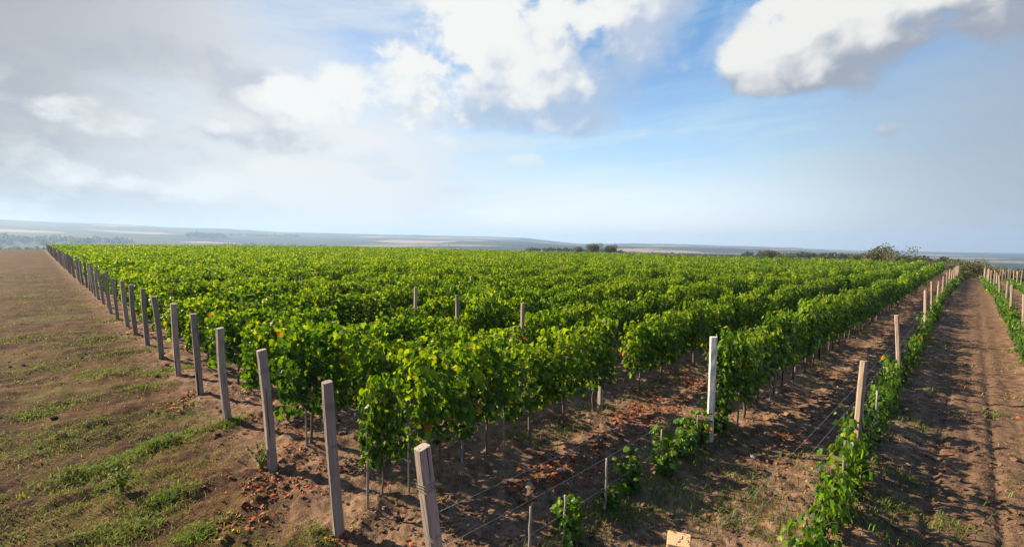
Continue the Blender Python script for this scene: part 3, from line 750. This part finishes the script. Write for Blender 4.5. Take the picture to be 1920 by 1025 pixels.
for x, y in far_y:
    Pn, N, T, S = vine_points(700 + int(rng.integers(9999)), 5, 0.35, 0.8, 0.15, 0.14, 0.11, 0.2, 40, half=0.45)[:4]
    bt.append((Pn + [x, y, gz1(x, y)], N, T, S, leaf_tints(Pn[:, 2] + 0.3, len(Pn), 0.02)))
cat_ = [np.concatenate([b_[i_] for b_ in bt]) for i_ in range(5)]
lv_ = leaves(*cat_, lod=1)
o = link('distant_young_vines', mesh_np('distant_young_vines', lv_[0], [lv_[1]], lv_[2]), M['young_leaf'])
tag(o, 'far ends of the low young vine rows beside the path', 'vines', kind='stuff')
# a taller leader shoot of the young row near the camera, and its stakes
def stake(x, y, hgt, lab, rad=0.017, lx=0.0, ly=0.0, grp='thin stakes beside the vines'):
    mb = MB(); zs = np.linspace(-0.15, hgt, 8); j = rng.normal(0, 0.004, (8, 2))
    mb.tube(np.column_stack([j, zs]), rad * np.linspace(1.0, 0.88, 8), 8, wob=0.12)
    me = mb.mesh('stake', True); me.materials.append(M['stake'])
    return stand('vine_stake', me, x, y, ly, lx, 0, lab, 'stake', grp)
def y_at(px_, x):            # distance along a row at which it crosses an image column
    lo, hi = 0.5, 200
    for _ in range(60):
        md = (lo + hi) / 2; a1 = project(np.array([[x, md, 0.3]]))[0][0]
        if a1 < px_: lo = md
        else: hi = md
    return lo
RX1 = -3.36
for n, (px_, hgt, lab) in enumerate([(994, 0.66, 'thin pale stake standing alone, nearest in the replanted row'),
                                     (1058, 0.62, 'thin white stake behind the nearest small replanted vine'),
                                     (1135, 0.78, 'tallest thin pale stake among the weeds of the replanted row'),
                                     (1240, 0.74, 'pale stake rising from the brightest replanted vine'),
                                     (1306, 0.66, 'short thin stake just in front of the white post')]):
    stake(RX1, y_at(px_, RX1), hgt, lab, lx=rng.normal(0, .02))
for n, (px_, s_, lab) in enumerate([(1068, 0.72, 'small green replanted vine at the bottom edge, nearest of its row'),
                                    (1145, 0.52, 'low straggly replanted vine at the foot of the tallest pale stake'),
                                    (1190, 0.82, 'upright replanted vine with two leafy tops, mid row'),
                                    (1247, 1.0, 'tallest bright green replanted vine wrapped around its stake'),
                                    (1283, 0.88, 'narrow dark replanted vine right of the brightest one'),
                                    (1315, 0.85, 'replanted vine standing at the left foot of the white post'),
                                    (1352, 1.0, 'dark small vine at the right foot of the white post')]):
    y = y_at(px_, RX1)
    plant('replanted_vine', RV[n % 4], (RX1 + rng.normal(0, .03), y, gz1(RX1, y)), rng.random() * 6, (s_ * 1.15, s_ * 1.15, s_ * 1.0), lab, 'young vine', 'small replanted vines before the white post', ('foliage', 'stem'))
x2, x3 = row_x(2), row_x(3)
stake(x2 + .05, 3.10, 1.15, 'bare pale stake under the first vine of the second row', 0.019)
stake(x2 + .06, 3.75, 0.95, 'thin grey stake behind the nearest end post', 0.015)
for n, px_ in enumerate((862, 940)):
    stake(x2 + .07, y_at(px_, x2), 0.95, 'grey stake by a trunk of the second row, %s along' % ordn(n + 2), 0.018)
stake(x3 + .05, 3.25, 1.0, 'thin stake carrying the first vine of the third row', 0.016)
stake(x3 + .05, 4.4, 0.9, 'thin stake by the second trunk of the third row', 0.016)
for n, y in enumerate((10.0, 12.1, 14.3)):
    stake(ROW1 + .1, y, 0.8, 'grey stake under the dense row behind the white post, %s along' % ordn(n + 1), 0.018)
for n, px_ in enumerate((1576, 1640, 1676)):
    y = y_at(px_, YX(8)); stake(YX(y) + .02, y, 1.0, 'pale stake among the young leaves left of the path, %s from front' % ordn(n + 1), 0.02)
for n, (px_, s_) in enumerate(((1568, 1.5), (1598, 1.45), (1655, 1.5), (1672, 1.5))):
    y = y_at(px_, YX(8))
    plant('tall_young_vine', RV[(n + 1) % 4], (YX(y), y, gz1(YX(y), y)), n * 1.7, (0.9, 0.9, s_ * 0.9), 'tall thin young vine shoot left of the path, %s from the front' % ordn(n + 1), 'young vine', 'tall shoots in the young row', ('foliage', 'stem'))

# ------------------------------------------------------------------ wires
def wire(a, b, sag, label, rad=0.0012, grp=None):
    a, b = np.array(a, float), np.array(b, float); n = 12; t = np.linspace(0, 1, n)
    p = a + (b - a) * t[:, None]; p[:, 2] -= sag * 4 * t * (1 - t)
    mb = MB(); mb.tube(p - a, rad, 5); me = mb.mesh('wire', True); me.materials.append(M['wire'])
    o = link('trellis_wire', me); o.location = a; return tag(o, label, 'wire', grp)
ht = ['lowest', 'second lowest', 'middle', 'second highest', 'topmost']
for n, z in enumerate((0.5, 0.8, 1.1, 1.37, 1.6)):
    wire((-1.17 - 0.07, 2.74, z + 0.06), (-1.12 - 0.05, 9.0, z), 0.03, '%s wire from the fresh sawn post to the first young row post' % ht[n], grp='wires of the young row')
    wire((-1.17, 9.06, z), (-1.2, 25.2, z), 0.03, '%s wire of the young row running on behind its first post' % ht[n], grp='wires of the young row')
for n, z in enumerate((0.55, 0.95, 1.3)):
    wire((-3.30, 2.70 - 0.17 * z, z), (-3.40, 8.76, z - 0.02), 0.06, '%s wire from the nearest end post to the white post' % ('low', 'middle', 'high')[n], grp='wires before the white post')
for k in range(2, 9):
    for n, z in enumerate((0.95, 1.55)):
        wire((PX[k], 2.70 - 0.06 * z, z), (row_x(k), 4.6, z + 0.04), 0.02, '%s wire between the %s end post and its first vines' % (('lower', 'upper')[n], ordn(k)), grp='wires at the end posts')

# ------------------------------------------------------------------ ground cover: grass, fallen leaves, clods
def blades(Pn, hgt, w, lean, tint):
    n = len(Pn); a = rng.random(n) * 6.283; d = np.stack([np.cos(a), np.sin(a), 0 * a], -1); s = np.stack([-np.sin(a), np.cos(a), 0 * a], -1)
    t1 = Pn + d * (lean * 0.35 * hgt)[:, None] + np.array([0, 0, 1]) * (0.6 * hgt)[:, None]
    t2 = Pn + d * (lean * hgt)[:, None] + np.array([0, 0, 1]) * (hgt * (1 - 0.25 * lean))[:, None]
    V = np.stack([Pn - s * w[:, None] / 2, Pn + s * w[:, None] / 2, t1 + s * w[:, None] * .4, t1 - s * w[:, None] * .4, t2], 1).reshape(-1, 3)
    b0 = np.arange(n)[:, None] * 5
    return V, b0 + np.array([[0, 1, 2, 3]]), b0 + np.array([[3, 2, 4]]), np.repeat(tint, 5, 0)
def grass(name, pts, hgt, label, green):
    x, y = pts[:, 0], pts[:, 1]; n = len(x); z = gz(x, y) - 0.01
    hh = hgt * (0.5 + rng.random(n)); w = 0.004 + 0.004 * rng.random(n) + 0.0006 * np.hypot(x, y)
    tn = np.stack([np.clip(green + 0.16 * rng.standard_normal(n), 0, 1), rng.random(n), rng.random(n)], -1)
    V, q, t, tt = blades(np.column_stack([x, y, z]), hh, w, 0.3 + 0.9 * rng.random(n), tn)
    o = link(name, mesh_np(name, V, [q, t], tt), M['grass']); return tag(o, label, 'grass', kind='stuff')
def scatter(n, xr, yr, dens):
    x = rng.uniform(*xr, n); y = rng.uniform(*yr, n); keep = rng.random(n) < dens(x, y); return np.column_stack([x[keep], y[keep]])
# headland, dry and green patches
rad = np.exp(rng.uniform(math.log(3.5), math.log(60), 260000)); aa = np.radians(rng.uniform(-95, -50, 260000))
hx, hy = rad * np.sin(aa), rad * np.cos(aa)
pn = fbm(hx * 0.9 + 5, hy * 0.42 + hx * 0.12, 81, 4); kp = (hy < 2.5) & (rng.random(len(hx)) < 0.46 * sstep(0.50, 0.72, pn) + 0.07)
hp = np.column_stack([hx, hy])[kp]; pnk = pn[kp]
grass('dry_grass', hp, 0.055, 'short dry grass thinly covering the headland left of the posts', np.where(pnk > 0.62, 0.36, 0.66))
# lush green tufts of the headland
def cluster(cs, per):
    out = []
    for x, y, sx, sy, m_ in cs:
        out.append(np.column_stack([rng.normal(x, sx, int(per * m_)), rng.normal(y, sy, int(per * m_))]))
    return np.concatenate(out)
def unp(u, v, z=0.0):         # picture spot of the photo -> ground
    d = np.array(cam.matrix_world)[:3, :3] @ np.array([(u - 960) / 880, (512.5 - v) / 880, -1.0])
    t = (z - CAM_H) / d[2]; return d[0] * t, d[1] * t
tufts = []
for (u, v, s, mm) in [(315, 828, .20, 2.2), (285, 840, .2, 1.6), (230, 862, .22, 1.6), (180, 880, .25, 1.2), (120, 900, .25, .9), (435, 795, .18, 1.2), (400, 803, .15, .8), (330, 925, .2, 1.4), (300, 940, .2, 1.0),
                      (250, 985, .25, 1.6), (360, 1005, .15, 1.0), (400, 985, .15, .6), (110, 760, .4, 1.6), (70, 775, .4, 1.2), (130, 820, .3, .8), (200, 700, .5, 1.2), (90, 690, .6, 1.2), (250, 660, .5, 1.2), (60, 635, .8, 1.2), (180, 640, .6, 1.0),
                      (270, 730, .3, .8), (340, 690, .25, .9), (290, 700, .3, .8), (150, 580, 1.0, 1.2), (230, 600, .6, .8), (60, 560, 1.2, 1.2), (120, 545, 1.4, 1.0), (40, 520, 2, 1.0), (30, 870, .3, .6), (215, 905, .12, .5)]:
    x, y = unp(u, v); tufts.append((x, y, s * rng.uniform(.5, 1.0), s * rng.uniform(.7, 1.4), mm * rng.uniform(0.3, 0.95)))
grass('green_grass', cluster(tufts, 480), 0.095, 'bright green grass tufts scattered over the headland soil', 0.42)
# weeds under the rows and between them
def wd(x, y):
    k = np.round((x - ROW1) / -ROW_S); dxr = np.abs(x - (ROW1 - ROW_S * k))
    return np.where(dxr < 0.45, 0.5, 0.12) * sstep(0.46, 0.62, fbm(x * 0.9, y * 0.5, 91, 3))
wp = scatter(50000, (-9, 1.4), (2.7, 26), wd)
wq = []
for (u, v, s, mm) in [(1140, 975, .2, 2), (1190, 960, .25, 2), (1090, 1005, .25, 1.5), (1250, 925, .25, 1.8), (1300, 870, .25, 1.6), (1350, 830, .25, 1.4), (1010, 830, .25, 1.0), (1060, 800, .3, 1.0), (1110, 770, .25, .8), (970, 825, .2, .8),
                      (1330, 970, .3, 1.6), (1400, 940, .35, 1.8), (1430, 990, .3, 1.4), (1380, 900, .3, 1.0), (1490, 860, .3, .7), (1660, 950, .2, 1.4), (1690, 900, .2, 1.4), (1660, 1000, .2, 1.2), (1720, 800, .25, 1.0), (1860, 775, .15, .5), (1770, 985, .15, .8)]:
    x, y = unp(u, v); wq.append((x, y, s, s, mm))
wp = np.concatenate([wp, cluster(wq, 150)])
grass('weeds', wp, 0.11, 'dark green weeds and grass creeping between the vine rows', 0.22)
# straw-coloured stalks on the path and rows
sp_ = scatter(26000, (-6, 1.4), (2.5, 22), lambda x, y: 0.5 * sstep(.45, .7, fbm(x * 1.1, y * 1.1, 95, 3)))
grass('straw', sp_, 0.05, 'loose dry straw lying on the soil between rows', 0.92)
# fallen leaves
fl = scatter(30000, (-30, 1.0), (-2.5, 24), lambda x, y: (np.where(y < 2.9, 0.05, 0.16) + 0.5 * np.exp(-((y - 3.1) / .7) ** 2)) * sstep(0.56, 0.70, fbm(x * 1.3, y * 1.3, 101, 3)))
lc = []
for (u, v, s, mm) in [(1190, 780, .12, 2), (1210, 765, .15, 2), (1250, 745, .15, 2), (1300, 722, .12, 1.4), (1170, 795, .1, 1), (1030, 875, .12, 1.6), (1090, 870, .14, 1.6), (1030, 897, .1, 1.5), (975, 918, .08, 1.2), (1135, 838, .08, 1),
                      (1480, 815, .15, 1.2), (1495, 830, .1, 1), (1310, 722, .1, 1), (490, 905, .1, 1.4), (510, 910, .1, 1.0), (590, 920, .1, .8), (330, 768, .08, 1), (360, 745, .06, .6), (445, 975, .1, 1.0), (430, 980, .08, .8), (640, 1005, .06, .8), (220, 632, .2, .8),
                      (480, 730, .25, 1.6), (530, 800, .2, 1.0), (560, 850, .15, 1), (470, 790, .15, .8), (620, 880, .1, .6), (740, 830, .1, .8), (1690, 575, .4, .8), (1650, 630, .3, 1)]:
    x, y = unp(u, v); lc.append((x, y, s * 2.4, s * 2.2, mm))
fl = np.concatenate([fl, cluster(lc, 52)]); n = len(fl)
z = gz(fl[:, 0], fl[:, 1]) + 0.012 + 0.015 * rng.random(n)
a = rng.random(n) * 6.283
tn = np.stack([np.clip(rng.normal(0.45, 0.28, n), 0, 1), rng.random(n), rng.random(n)], -1)
lv_ = leaves(np.column_stack([fl, z]), np.column_stack([rng.normal(0, .35, (n, 2)), np.ones(n)]), np.column_stack([np.cos(a), np.sin(a), rng.normal(0, .2, n)]), 0.04 + 0.045 * rng.random(n) ** 2 + 0.001 * np.hypot(fl[:, 0], fl[:, 1]), tn, 0, fold=0.4, droop=0.3)
o = link('fallen_leaves', mesh_np('fallen_leaves', lv_[0], [lv_[1]], lv_[2]), M['litter']); tag(o, 'scattered red and brown fallen vine leaves on the soil', 'leaves', kind='stuff')
# clods of earth
ico = np.array([(0, 0, 1), (.894, 0, .447), (.276, .851, .447), (-.724, .526, .447), (-.724, -.526, .447), (.276, -.851, .447), (.724, .526, -.447), (-.276, .851, -.447), (-.894, 0, -.447), (-.276, -.851, -.447), (.724, -.526, -.447), (0, 0, -1)])
icf = np.array([(0, 1, 2), (0, 2, 3), (0, 3, 4), (0, 4, 5), (0, 5, 1), (1, 6, 2), (2, 7, 3), (3, 8, 4), (4, 9, 5), (5, 10, 1), (6, 7, 2), (7, 8, 3), (8, 9, 4), (9, 10, 5), (10, 6, 1), (11, 7, 6), (11, 8, 7), (11, 9, 8), (11, 10, 9), (11, 6, 10)])
rad = np.exp(rng.uniform(math.log(2.5), math.log(26), 42000)); aa = np.radians(rng.uniform(-96, 4, 42000)); x, y = rad * np.sin(aa), rad * np.cos(aa)
kp = rng.random(len(x)) < np.where(y < 2.2, 0.22, 0.55) * sstep(0.40, 0.62, fbm(x * 0.8, y * 0.8, 111, 3)); x, y = x[kp], y[kp]; n = len(x)
sz = np.exp(rng.normal(math.log(0.015), 0.6, n)).clip(0.006, 0.07) 
V = ico[None] * (0.5 + 1.0 * rng.random((n, 12, 1))) * sz[:, None, None] * np.stack([1 + .3 * rng.random(n), 1 + .3 * rng.random(n), .7 + .2 * rng.random(n)], -1)[:, None]
V = V + np.column_stack([x, y, gz(x, y) + sz * 0.25])[:, None]
F = (np.arange(n)[:, None, None] * 12 + icf[None]).reshape(-1, 3)
o = link('soil_clods', mesh_np('soil_clods', V.reshape(-1, 3), [F]), M['soil']); tag(o, 'crumbled clods of brown earth lying between the rows', 'clods', kind='stuff')
def rock(seed, s):
    r = np.random.default_rng(seed); import bmesh
    bm = bmesh.new(); bmesh.ops.create_icosphere(bm, subdivisions=3, radius=1.0)
    sc = np.array([1, r.uniform(.7, 1), r.uniform(.5, .75)]) * s; o3 = r.uniform(0, 50, 3)
    for v in bm.verts:
        c_ = np.array(v.co); f_ = 0.75 + 0.5 * float(fbm(np.array([c_[0] * 1.3 + o3[0] + c_[2]]), np.array([c_[1] * 1.3 + o3[1] - c_[2]]), seed)[0]); v.co = Vector(c_ * f_ * sc)
    me = bpy.data.meshes.new('stone'); bm.to_mesh(me); bm.free(); me.materials.append(M['stone']); return me
for (u, v, s, lab) in [(992, 914, .075, 'pale grey stone beside a patch of red leaves'), (1412, 862, .06, 'small grey stone on bare soil between the rows'), (1050, 884, .06, 'tan stone above the red leaf patch'), (878, 968, .05, 'small whitish stone right of the nearest end post')]:
    x, y = unp(u, v); o = link('stone', rock(int(u), s)); o.location = (x, y, gz1(x, y) + s * .2); o.rotation_euler = (0, 0, u); tag(o, lab, 'stone')
# single tall weeds
def weed(u, v, hgt, lab, seed):
    x, y = unp(u, v); r = np.random.default_rng(seed); mb = MB(); L_ = []
    e = empty('tall_weed', (x, y, gz1(x, y)))
    for q in range(9):
        a = r.random() * 6.28; ln = r.uniform(.15, .55); p = np.array([[0, 0, -.03], [ln * .2 * math.cos(a) * hgt, ln * .2 * math.sin(a) * hgt, hgt * .5], [ln * math.cos(a) * hgt, ln * math.sin(a) * hgt, hgt * r.uniform(.8, 1)]])
        mb.tube(p, [.004, .003, .0015], 5)
        for t in np.linspace(.15, 1, 26):
            L_.append((p[0] * (1 - t) ** 2 + 2 * t * (1 - t) * p[1] + t * t * p[2]))
    me = mb.mesh('stems'); me.materials.append(M['grass']); link('stems', me, None, e)
    L_ = np.array(L_); n = len(L_); a = r.random(n) * 6.28; o_ = np.stack([np.cos(a), np.sin(a), 0 * a], -1)
    tn = np.stack([np.clip(r.normal(.42, .12, n), 0, 1), r.random(n), r.random(n)], -1)
    V, F, tt = leaves(L_, o_ * .4 + [0, 0, .8], o_ + [0, 0, .3], np.full(n, .045) * (0.6 + .6 * r.random(n)), tn, 2)
    V2 = V; me = mesh_np('weed_leaves', V2, [F], tt); me.materials.append(M['grass']); link('leaves', me, None, e)
    tag(e, lab, 'weed')
weed(228, 925, .42, 'tall thin green weed standing alone on the headland soil', 1)
weed(490, 880, .42, 'yellow green weed clump at the foot of the third end post', 2)

# ------------------------------------------------------------------ trees beyond the field
def tree(u, depth_xy, hgt, wid, label, seed, kind='leafy', base_z=None, group='trees beyond the vineyard', name=None):
    x, y = depth_xy; r = np.random.default_rng(seed); z0 = float(macro(np.array([x]), np.array([y]))[0])
    e = empty(name or {'leafy': 'broadleaf_tree', 'bare': 'bare_tree', 'bush': 'bush'}[kind], (x, y, z0)); tag(e, label, 'tree' if kind != 'bush' else 'bush', group)
    mb = MB(); tips = []
    tr = hgt * 0.022 + 0.03; fork = hgt * (0.2 if kind != 'bush' else 0.08)
    mb.tube([(0, 0, -.3), (r.normal(0, .05), r.normal(0, .05), fork * .5), (0, 0, fork)], [tr * 1.3, tr, tr * .85], 7)
    def grow(p, d, ln, rad_, lv):
        q = p + d * ln; mid_ = (p + q) / 2 + r.normal(0, ln * .07, 3); mb.tube([p, mid_, q], [rad_, rad_ * .8, rad_ * .6], 5, cap=False)
        tips.append(q); tips.append(mid_)
        if lv == 0: return
        for _ in range(3 if lv > 1 else (4 if kind == 'bare' else 3)):
            nd = d + r.normal(0, .55, 3) * np.array([wid / hgt * 1.1, wid / hgt * 1.1, .7]); nd[2] += .12; nd /= np.linalg.norm(nd); grow(q, nd, ln * r.uniform(.6, .85), rad_ * .55, lv - 1)
    for q in range(5):
        a = q * 1.26 + r.random(); d = np.array([math.cos(a) * .6 * wid / hgt, math.sin(a) * .6 * wid / hgt, .75]); d /= np.linalg.norm(d)
        grow(np.array([0, 0, fork]), d, hgt * .25, tr * .6, 3 if kind == 'bare' else 2)
    me = mb.mesh('trunk', True); me.materials.append(M['treebark']); link('trunk', me, None, e)
    if kind == 'bare': n = 90
    else: n = 4200
    tips = np.array(tips); c0 = tips[r.integers(len(tips), size=n)] + r.normal(0, 1, (n, 3)) * np.array([wid * .085, wid * .085, hgt * .07])
    lobes = np.array([(r.normal(0, wid * .22), r.normal(0, wid * .22), hgt * r.uniform(.25, .85)) for _ in range(13)])
    li = r.integers(13, size=n); dv = norm(r.normal(0, 1, (n, 3))) * (r.random((n, 1)) ** .4) * np.array([wid * .28, wid * .28, hgt * .24])
    c1 = lobes[li] + dv
    if kind == 'leafy':                                        # one main dome under the smaller lobes
        dome = r.random(n) < .45; dd = norm(r.normal(0, 1, (n, 3))) * (r.random((n, 1)) ** .33) * np.array([wid * .46, wid * .46, hgt * .40]) + [0, 0, hgt * .54]
        c1 = np.where(dome[:, None], dd, c1)
    Pn = np.where((r.random(n) < (.9 if kind == 'bare' else .45))[:, None], c0, c1); Pn[:, 2] = np.clip(Pn[:, 2], hgt * (.06 if kind == 'bush' else .1), hgt * 1.05)
    tn = np.stack([np.clip(r.normal(.85 if 'pale' in label else .45, .2, n) + .12 * (li % 3 - 1), 0, 1), r.random(n), r.random(n)], -1)  # 'pale' labels lighten the leaf colour; on the horizon trees this paints in haze
    S = np.full(n, max(wid, hgt) * .042) * (.6 + .8 * r.random(n))
    V, F, tt = leaves(Pn, r.normal(0, 1, (n, 3)) + [0, 0, .6], r.normal(0, 1, (n, 3)), S, tn, 2)
    me = mesh_np('crown', V, [F], tt); me.materials.append(M['tree_leaf']); link('crown', me, None, e)
def at(u, d):               # ground spot in the direction of picture column u at distance d
    v = np.array(cam.matrix_world)[:3, :3] @ np.array([(u - 960) / 880, 0.06, -1.0]); v = v[:2] / np.linalg.norm(v[:2]); return v[0] * d, v[1] * d
TR = [(1655, 128, 5.0, 6.4, 'leafy', 'largest round grey-green tree beyond the vines at right'),
      (1672, 122, 3.9, 2.4, 'bare', 'pale bare tree in front of the largest round tree'),
      (1683, 150, 4.4, 4.0, 'leafy', 'small dark tree touching the right side of the largest tree'),
      (1700, 160, 3.6, 3.5, 'leafy', 'small dark tree a little right of the largest tree'),
      (1612, 140, 3.3, 5, 'bush', 'olive bush just left of the largest tree'),
      (1545, 150, 2.9, 5, 'bush', 'olive bush before the tan field right of centre'),
      (1475, 190, 2.8, 5, 'bush', 'dark low bush at the tan field edge'),
      (1442, 210, 4.2, 6, 'bush', 'dark bush at the left end of the tan field'),
      (1112, 330, 7.6, 10, 'leafy', 'pale feathery tree on the horizon right of centre, left of its pair'),
      (1145, 330, 6.8, 9, 'leafy', 'pale feathery tree on the horizon right of centre, right of its pair'),
      (1085, 360, 5.2, 7, 'leafy', 'smaller pale tree left of the feathery horizon pair'),
      (1735, 150, 3.0, 6, 'bush', 'dark hedge bush left of the bare saplings'),
      (1772, 118, 4.0, 3, 'bare', 'bare brown sapling above the end of the dense row'),
      (1745, 125, 3.4, 2.5, 'bare', 'thin bare sapling left of the path end'),
      (1790, 122, 3.6, 4, 'bush', 'grey-green bush at the far end of the young row'),
      (1818, 112, 4.6, 5, 'leafy', 'dark green tree closing the far end of the path'),
      (1806, 116, 4.0, 3, 'bare', 'bare whitish tree left of the path end tree'),
      (1842, 116, 4.4, 3.4, 'bare', 'bare pale tree right of the path end tree'),
      (1850, 128, 4.4, 6, 'bush', 'brown green bush behind the pale bare tree'),
      (1876, 135, 4.0, 7, 'bush', 'dark bush in the hedge right of the path'),
      (1905, 140, 3.4, 7, 'bush', 'dark bush at the right edge behind the posts'),
      (1816, 99, 1.3, 2.2, 'bush', 'low green shrub growing at the very end of the path')]
for n, (u, d, hh, w, kd, lab) in enumerate(TR):
    if u > 1675 and d < 170 and hh > 2: hh *= 0.66; w *= 0.9
    tree(u, at(u, d), hh, w, lab, 900 + n, kd)
# woods on the plain, each reading as one mass
def wood_mass(name, lines_, hgt, label, seed, per=1.0, leaf=0.5):
    r = np.random.default_rng(seed); Ps, Ss, Tn = [], [], []
    for (u0, d0, u1, d1, cnt, wd_) in lines_:
        for q in range(cnt):
            t = r.random(); u = u0 + (u1 - u0) * t + r.normal(0, 1); d = d0 + (d1 - d0) * t + r.normal(0, wd_)
            x, y = at(u, d); z0 = float(macro(np.array([x]), np.array([y]))[0]); h_ = hgt * r.uniform(.55, 1.1); w = h_ * r.uniform(.5, .8); n = int(46 * per)
            dv = norm(r.normal(0, 1, (n, 3))) * r.random((n, 1)) ** .4
            Ps.append(np.array([x, y, z0 + h_ * .52]) + dv * np.array([w, w, h_ * .48])); Ss.append(np.full(n, h_ * leaf) * (.5 + .6 * r.random(n)))
            Tn.append(np.stack([np.clip(r.normal(.3, .15, n) + r.normal(0, .12), 0, 1), r.random(n), r.random(n)], -1))
    Pn = np.concatenate(Ps); n = len(Pn)
    V, F, tt = leaves(Pn, r.normal(0, 1, (n, 3)) + [0, 0, .5], r.normal(0, 1, (n, 3)), np.concatenate(Ss), np.concatenate(Tn), 2)
    o = link(name, mesh_np(name, V, [F], tt), M['tree_leaf']); tag(o, label, 'woodland', kind='stuff')
wood_mass('distant_woodland', [(-60, 1500, 110, 1450, 130, 60), (100, 1500, 245, 1550, 90, 40), (-60, 2600, 250, 2500, 120, 150)], 20, 'blue hazy woodland on the plain at far left', 1)
wood_mass('distant_woodland', [(350, 3400, 420, 3400, 60, 100), (420, 2000, 560, 2000, 60, 50), (430, 4200, 560, 4200, 60, 80)], 20, 'blue strips of wood on the plain left of centre', 2)
wood_mass('distant_woodland', [(552, 950, 618, 950, 26, 15)], 13, 'dark clump of trees standing alone left of centre horizon', 3, 1.6, .35)
wood_mass('distant_woodland', [(820, 2600, 1000, 2000, 90, 100), (985, 620, 1165, 560, 90, 14)], 4.2, 'dark low tree line on the centre horizon', 4, 1.3, .4)
wood_mass('distant_woodland', [(1160, 1500, 1460, 1100, 170, 50), (1390, 560, 1740, 430, 190, 14)], 5.0, 'grey green tree line running along the right horizon', 5, 1.2, .4)
wood_mass('distant_hedge', [(1690, 190, 1935, 185, 110, 7)], 3.0, 'dark hedge closing the young vineyard at far right', 6, 1.6, .3)

# ------------------------------------------------------------------ air
me = bpy.data.meshes.new('haze')
b_ = 8600.0; z0_, z1_ = -90.0, 225.0
me.from_pydata([(-b_, -b_, z0_), (b_, -b_, z0_), (b_, b_, z0_), (-b_, b_, z0_), (-b_, -b_, z1_), (b_, -b_, z1_), (b_, b_, z1_), (-b_, b_, z1_)], [],
               [(3, 2, 1, 0), (4, 5, 6, 7), (0, 1, 5, 4), (1, 2, 6, 5), (2, 3, 7, 6), (3, 0, 4, 7)])
hm = bpy.data.materials.new('haze air'); hm.use_nodes = True; hn = hm.node_tree; hn.nodes.clear()
pv = hn.nodes.new('ShaderNodeVolumePrincipled'); pv.inputs['Color'].default_value = (0.47, 0.68, 1.0, 1); pv.inputs['Density'].default_value = 0.00018; pv.inputs['Anisotropy'].default_value = 0.2
ho = hn.nodes.new('ShaderNodeOutputMaterial'); hn.links.new(pv.outputs[0], ho.inputs['Volume'])
o = link('haze', me, hm); tag(o, 'pale blue haze over the distant plain', 'haze', kind='stuff')
